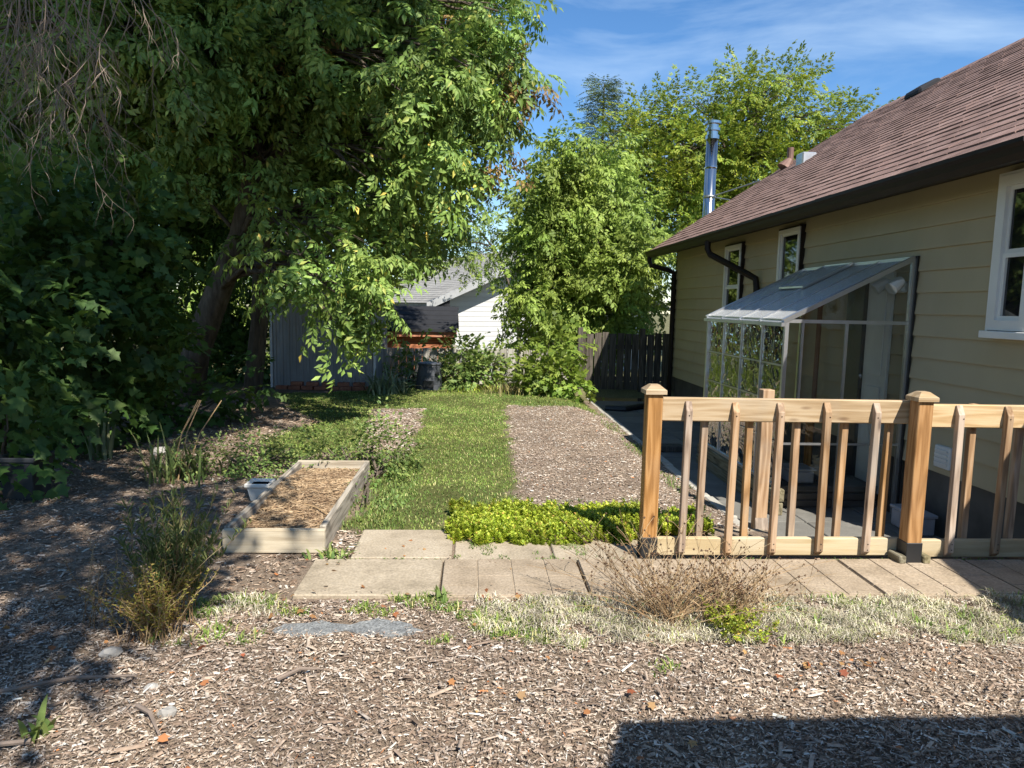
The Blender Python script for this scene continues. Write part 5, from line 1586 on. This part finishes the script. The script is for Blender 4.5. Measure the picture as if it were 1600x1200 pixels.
def blades(name, mat, x, y, L, w, lean, label, cat, z=None, tilt=None):
    """Grass blades: three-point strips bending over."""
    n = len(x)
    z = gz(x, y) if z is None else z
    a = RG.uniform(0, 6.283, n); l_ = L * RG.uniform(.45, 1.15, n); le = lean * RG.uniform(.1, 1.2, n)
    d = np.stack([np.cos(a), np.sin(a), np.zeros(n)], 1); s = np.stack([-np.sin(a), np.cos(a), np.zeros(n)], 1)
    b = np.stack([x, y, z - .004], 1)
    up_ = np.array([0, 0, 1.0])
    ww = w * RG.uniform(.7, 1.3, n)
    p0 = b + s * ww[:, None]; p1 = b - s * ww[:, None]
    m_ = b + d * (l_ * le * .35)[:, None] + up_ * (l_ * .6)[:, None]
    p2 = m_ + s * (ww * .8)[:, None]; p3 = m_ - s * (ww * .8)[:, None]
    p4 = b + d * (l_ * le)[:, None] + up_ * (l_ * (1 - .35 * le))[:, None]
    V = np.stack([p0, p1, p2, p3, p4], 1).reshape(-1, 3)
    o5 = (np.arange(n) * 5)[:, None]
    T = np.concatenate([o5 + np.array([0, 1, 3]), o5 + np.array([0, 3, 2]), o5 + np.array([2, 3, 4])])
    o = link(name, mesh_np(name, V, T, np.full(len(T), 3)), mat)
    return tag(o, label, cat, kind='stuff')


def lawn_dens(x, y):
    k = lawn_mask(x, y) & ~((x > -1.5) & (x < -.86) & (y > 4.05) & (y < 5.95))
    thin = (wob(x * 1.7 + 5, y * 1.7) > .45) | (wob(x * 5 + 2, y * 4.3) > .7) | ((y < 5.6) & (RG.uniform(0, 1, x.shape) < .45)) | ((y > 10.2) & (y < 11.4) & (x > -.9) & (x < .7) & (RG.uniform(0, 1, x.shape) < .5))
    return k & (~thin | (RG.uniform(0, 1, x.shape) < .35))


x, y = rnd_in(-3.3, 2.0, 4.4, 12.4, 150000, lawn_dens)
blades("lawn_grass", 'grass', x, y, .028, .0031, 1.2, "mown green and straw-flecked grass of the garden strip", "grass")
WEEDY = lambda x, y: (((x > -.15) & (x < 1.3) & (y > 4.75) & (y < 5.25) & (wob(x * 4, y * 4) > .15)) | ((x > -.9) & (x < -.45) & (y > 4.5) & (y < 6.6)) | ((x > 1.75) & (x < 2.03) & (wob(x * 3, y * 2.2) > .1) & (y > 5.2) & (y < 10.6)) | ((x > .6) & (x < 1.95) & (y > 10.35) & (y < 10.9)))
x, y = rnd_in(-1, 2.1, 4.5, 11, 26000, WEEDY)
blades("edge_weeds", 'weedleaf', x, y, .05, .004, 1.1, "ragged green weeds along the beds and edging", "weeds")
x, y = rnd_in(-1.4, 0.4, 2.95, 3.45, 9000, lambda x, y: (wob(x * 3 + 1, y * 5) > .12) & ~((x > -.93) & (x < -.2) & (y < 3.22)))
blades("front_weeds", 'grass', x, y, .05, .003, 1.0, "short patchy grass along the front of the slabs", "grass")

# sedum mat: rosettes of plump leaves on short upright shoots
SED = lambda x, y: (y > 4.22 + .09 * wob(x * 3, y) + .05 * wob(x * 9, y * 3)) & (y < 4.86 - .05 * sst(.2, 1.5, x) + .10 * wob(x * 3, 1) + .05 * wob(x * 8, 3)) & (x > -.14 + .22 * np.clip(y - 4.5, 0, 1) * .2 + .05 * wob(y * 3, x)) & (x < 1.60) & (y > 4.2 + .16 * sst(.95, 1.25, x))
x, y = rnd_in(-.25, 1.7, 4.05, 5.3, 8500, SED)
sv, stt = [], []
rg = np.random.default_rng(3)
b = 0
for k in range(16):
    a = k * 2.4
    zz = -.012 + .0038 * k
    tl = .55 + k * .06
    v = xf(LEAFLET * np.array([1, 1.9, 1]) * (.030 - .0008 * k), (math.cos(a), math.sin(a), tl), (0, 0, 1), (0, 0, zz))
    sv.append(v); stt.append(LEAFLET_T + b); b += len(v)
sv = np.concatenate(sv); stt = np.concatenate(stt)
hz_ = gz(x, y) + .045 + .03 * wob(x * 4, y * 4) + RG.normal(size=len(x)) * .012 - .05 * (1 - sst(4.2, 4.32, y))
P = np.stack([x, y, hz_], 1)
a = RG.uniform(0, 6.283, len(x))
# template has its axis along local z: use dir in the plane, small tilt
v, t = scatter([(sv, stt)], P, np.stack([np.cos(a), np.sin(a), RG.normal(size=len(a)) * .2], 1), RG.normal(size=len(a)) * .2, RG.uniform(.6, 1.25, len(a)))
o = link("sedum_mat", mesh_np("sedum_mat", v, t, np.full(len(t), 3)), 'sedum')
tag(o, "mat of lime-green sedum spilling over slabs left of railing", "sedum", kind='stuff')
# dried silvery ground cover in front of the pavers
STR = lambda x, y: (y > 2.92 + .05 * wob(x * 3, 1) + .10 * (x < .25)) & (y < 3.40 + .03 * wob(x * 4, 2)) & (x > .02) & (wob(x * 3.3, y * 4 + 2) > -.3 + .25 * RG.normal(size=x.shape))
x, y = rnd_in(0, 3.4, 2.85, 3.45, 46000, STR)
blades("dried_ground_cover", 'silver', x, y, .034, .0017, 2.0, "silvery dried ground cover between mulch and railing pavers", "ground cover", z=gz(x, y) + RG.uniform(0, .03, len(x)) * (1 + np.clip(wob(x * 5, y * 6), -1, 1)) + .022 * np.clip(wob(x * 11, y * 13), 0, 1))
x, y = rnd_in(-1.2, .1, 3.05, 3.45, 5000, lambda x, y: (wob(x * 3.3, y * 4 + 2) > .1) & ~((x > -.93) & (x < -.2) & (y < 3.22)) & (x < -.7))
blades("dried_ground_cover", 'silver', x, y, .06, .0022, 1.0, "small silvery dried patch left of the pale slabs", "ground cover")
x, y = rnd_in(0, 3.4, 2.85, 3.45, 5200, lambda x, y: STR(x, y) & (wob(x * 2.6 + 9, y * 3) > .28))
blades("green_ground_cover", 'grass', x, y, .075, .004, 1.0, "green tufts growing through the silvery dried strip", "ground cover")

# wood chips
CHV = np.array([(-.5, -.5, 0), (.5, -.42, .1), (.46, .5, 0), (-.5, .4, .05), (-.44, -.36, 1), (.40, -.36, 1), (.44, .36, .9), (-.46, .34, 1)])
CHT = np.array([(4, 5, 6), (4, 6, 7), (0, 1, 5), (0, 5, 4), (2, 3, 7), (2, 7, 6)])


def chips(name, mat, x, y, l0, l1, label, zoff=0.0, pref=None, wr=(.14, .5)):
    n = len(x)
    a = RG.uniform(0, 6.283, n) if pref is None else np.where(RG.uniform(0, 1, n) < .35, RG.uniform(0, 6.283, n), RG.normal(pref, .55, n))
    l_ = l0 + (l1 - l0) * RG.uniform(0, 1, n) ** 2.6 * (1 + .7 * (RG.uniform(0, 1, n) < .06))
    w = np.clip(l_ * RG.uniform(wr[0], wr[1], n), .0018, .016); th_ = RG.uniform(.0015, .004, n)
    tilt = RG.normal(0, .13, n); roll = RG.normal(0, .22, n)
    d = np.stack([np.cos(a) * np.cos(tilt), np.sin(a) * np.cos(tilt), np.sin(tilt)], 1)
    s = np.stack([-np.sin(a), np.cos(a), roll], 1); s /= np.linalg.norm(s, axis=1, keepdims=True)
    nn = np.cross(d, s)
    c = np.stack([x, y, gz(x, y) + RG.uniform(0.0, .014, n) + zoff], 1)
    V = c[:, None] + CHV[None, :, 0:1] * (d * l_[:, None])[:, None] + CHV[None, :, 1:2] * (s * w[:, None])[:, None] + CHV[None, :, 2:3] * (nn * th_[:, None])[:, None]
    T = (CHT[None] + (np.arange(n) * 8)[:, None, None]).reshape(-1, 3)
    o = link(name, mesh_np(name, V.reshape(-1, 3), T, np.full(len(T), 3)), mat)
    return tag(o, label, "mulch", kind='stuff')


OFFP = lambda x, y: ~((x > -.93) & (y > 3.40) & (y < 3.96)) & ~((x > -.72) & (x < 1.1) & (y > 3.9) & (y < 4.48)) & ~((x > -1.5) & (x < -.86) & (y > 4.07) & (y < 5.92)) & ~(((x + .57) / .42) ** 2 + ((y - 3.10) / .085) ** 2 < RG.uniform(.25, 1.1, x.shape))
x, y = rnd_in(-2.4, 3.2, 1.8, 3.42, 46000, lambda x, y: OFFP(x, y))
chips("wood_mulch", 'chip', x, y, .005, .036, "weathered wood chip mulch covering the whole foreground", 0.0, .15)
big = rnd_in(-2.3, 3.2, 1.6, 2.95, 420)
chips("bark_piece", 'chip', big[0], big[1], .05, .11, "larger flat bark and wood pieces lying on the foreground mulch", .008, None, (.1, .3))
fx, fy = rnd_in(-2.4, 3.2, 1.8, 3.42, 68000, lambda x, y: OFFP(x, y))
n = len(fx)
a = RG.uniform(0, 6.283, n); ll = RG.uniform(.004, .016, n)
d = np.stack([np.cos(a), np.sin(a), RG.normal(0, .3, n)], 1) * ll[:, None]
sd_ = np.stack([-np.sin(a), np.cos(a), RG.normal(0, .5, n)], 1) * RG.uniform(.0008, .003, n)[:, None]
c_ = np.stack([fx, fy, gz(fx, fy) + RG.uniform(.006, .022, n)], 1)
V = np.stack([c_ - d, c_ + sd_, c_ + d, c_ - sd_], 1).reshape(-1, 3)
o4 = (np.arange(n) * 4)[:, None]
T = np.concatenate([o4 + np.array([0, 1, 2]), o4 + np.array([0, 2, 3])])
tag(link("mulch_fines", mesh_np("mulch_fines", V, T, np.full(len(T), 3)), 'chip'), "fine shredded bark between the larger foreground chips", "mulch", kind='stuff')
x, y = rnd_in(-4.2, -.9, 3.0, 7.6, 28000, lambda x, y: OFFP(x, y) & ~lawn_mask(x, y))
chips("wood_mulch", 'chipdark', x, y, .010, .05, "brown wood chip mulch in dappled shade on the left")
x, y = rnd_in(.25, 2.06, 4.65, 10.5, 27000, lambda x, y: inside(BED_R, x + .05 * wob(x * 3, y * 3), y))
chips("wood_mulch", 'chip', x, y, .008, .036, "sunlit wood chip mulch bed beside the patio kerb")
x, y = rnd_in(-1.6, -.5, 6.8, 10.1, 5200, lambda x, y: inside(PATH_L, x + .06 * wob(x * 3, y * 3), y))
chips("wood_mulch", 'chip', x, y, .02, .07, "small wood chip path patch left of the grass strip")
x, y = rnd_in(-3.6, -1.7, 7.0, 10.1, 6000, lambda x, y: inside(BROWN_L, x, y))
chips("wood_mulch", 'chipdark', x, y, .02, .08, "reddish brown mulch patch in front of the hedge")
x, y = rnd_in(-1.0, -.3, 3.95, 4.5, 800, lambda x, y: (x < -.7) & (x > -.87))
chips("wood_mulch", 'chip', x, y, .02, .06, "chips strewn between raised bed and pale slab")
# straw and chips on the raised bed
x, y = rnd_in(-1.43, -.92, 4.14, 5.85, 6500)
zz = 0.075 + 0.05 * np.exp(-((y - 5.2) / .45) ** 2) - gz(x, y) + .006
n = len(x)
o = chips("straw_mulch", 'straw', x, y, .02, .09, "golden straw and chips filling the raised bed", zz, None, (.03, .2))
for nm, (p, q) in {"fallen_stick": ((-1.15, 4.75, .11), (-.95, 4.52, .115))}.items():
    o = MB().tube([p, ((p[0] + q[0]) / 2, (p[1] + q[1]) / 2 + .015, .118), q], [.006, .005, .003], 5).build(nm, 'stem', None, p)
    tag(o, "thin brown stick lying on the raised bed straw", "stick")

# crumbs of bark, soil and twig blown over the paving
x, y = rnd_in(-.9, 3.3, 3.43, 4.45, 900, lambda x, y: (np.minimum(np.abs(y - 3.94), np.abs(y - 3.43)) < RG.exponential(.06, x.shape)) & ((y < 3.95) | (x < .9)))
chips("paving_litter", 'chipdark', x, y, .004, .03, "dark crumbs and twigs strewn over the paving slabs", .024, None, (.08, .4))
x, y = rnd_in(-.9, 3.3, 3.4, 4.5, 26000, lambda x, y: ((np.abs(y - 3.945) < .012 + .012 * wob(x * 5, 2)) & (wob(x * 3, 5) > -.1)) | ((y > 3.95) & (y < 4.3) & (x > -.1) & (x < .75) & (wob(x * 4.5, y * 3 + 1) > .25)))
blades("joint_weeds", 'weedleaf', x, y, .022, .0025, 1.2, "tiny green weeds creeping between and over the slabs", "weeds", z=np.full(len(x), .016))
# fallen leaves
xs_, ys_ = [], []
for (cx_, cy_, sd_, n) in ((0.0, 2.6, 1.3, 40), (1.6, 2.72, .08, 16), (-.8, 3.35, .25, 16), (-1.7, 2.8, .5, 14), (.2, 3.36, .2, 10), (1.9, 2.75, .35, 14), (-.55, 4.0, .4, 12), (-2.2, 4.5, .8, 14)):
    xs_.append(RG.normal(cx_, sd_, n)); ys_.append(RG.normal(cy_, sd_ * .35, n))
x = np.concatenate(xs_); y = np.concatenate(ys_)
P = np.stack([x, y, gz(x, y) + .03], 1)
a = RG.uniform(0, 6.283, len(x))
v, t = scatter([(MAPLE * .04, MAPLE_T)], P, np.stack([np.cos(a), np.sin(a), RG.normal(size=len(a)) * .3], 1), RG.normal(size=len(a)) * .4, RG.uniform(.25, 1.1, len(a)))
o = link("fallen_leaves", mesh_np("fallen_leaves", v, t, np.full(len(t), 3)), 'leaflitter')
tag(o, "scattered orange and red fallen leaves on the mulch", "leaves", kind='stuff')
# a few stones and long sticks in the front-left mulch
random.seed(9)
for k, (sx, sy, r_, lab) in enumerate(((-1.50, 2.86, .035, "pale round stone at the foot of the yellowing weed"), (-1.22, 2.60, .022, "small pale pebble in the middle of left mulch"), (-3.0, 6.75, .07, "pale stone under the shaded hedge"), (-1.08, 2.42, .028, "grey angular stone in the front-left mulch"))):
    bm = bmesh.new(); bmesh.ops.create_icosphere(bm, subdivisions=2, radius=r_)
    for v in bm.verts: v.co = Vector((v.co.x * 1.3, v.co.y, v.co.z * .7)) * random.uniform(.85, 1.15)
    me_ = bpy.data.meshes.new("stone"); bm.to_mesh(me_); bm.free()
    tag(link("stone", me_, 'rock', None, (sx, sy, float(gz(sx, sy)) + r_ * .5)), lab, "stone", "stones in the mulch")
for k, (p, q, lab) in enumerate((((-1.75, 2.55), (-1.30, 2.66), "long bleached stick in the front-left mulch"), ((-1.20, 2.45), (-1.05, 2.28), "short grey stick near the front-left weed"), ((-.75, 2.62), (-.6, 2.70), "pale split stick in the middle foreground"), ((-1.45, 2.25), (-1.75, 2.12), "bleached stick at the bottom-left corner"))):
    z1 = .03
    o = MB().tube([(p[0], p[1], z1), ((p[0] + q[0]) / 2, (p[1] + q[1]) / 2 + .02, z1 + .012), (q[0], q[1], z1)], [.009, .008, .004], 6).build("stick", 'twig', None, (p[0], p[1], z1))
    tag(o, lab, "stick", "sticks in the mulch")
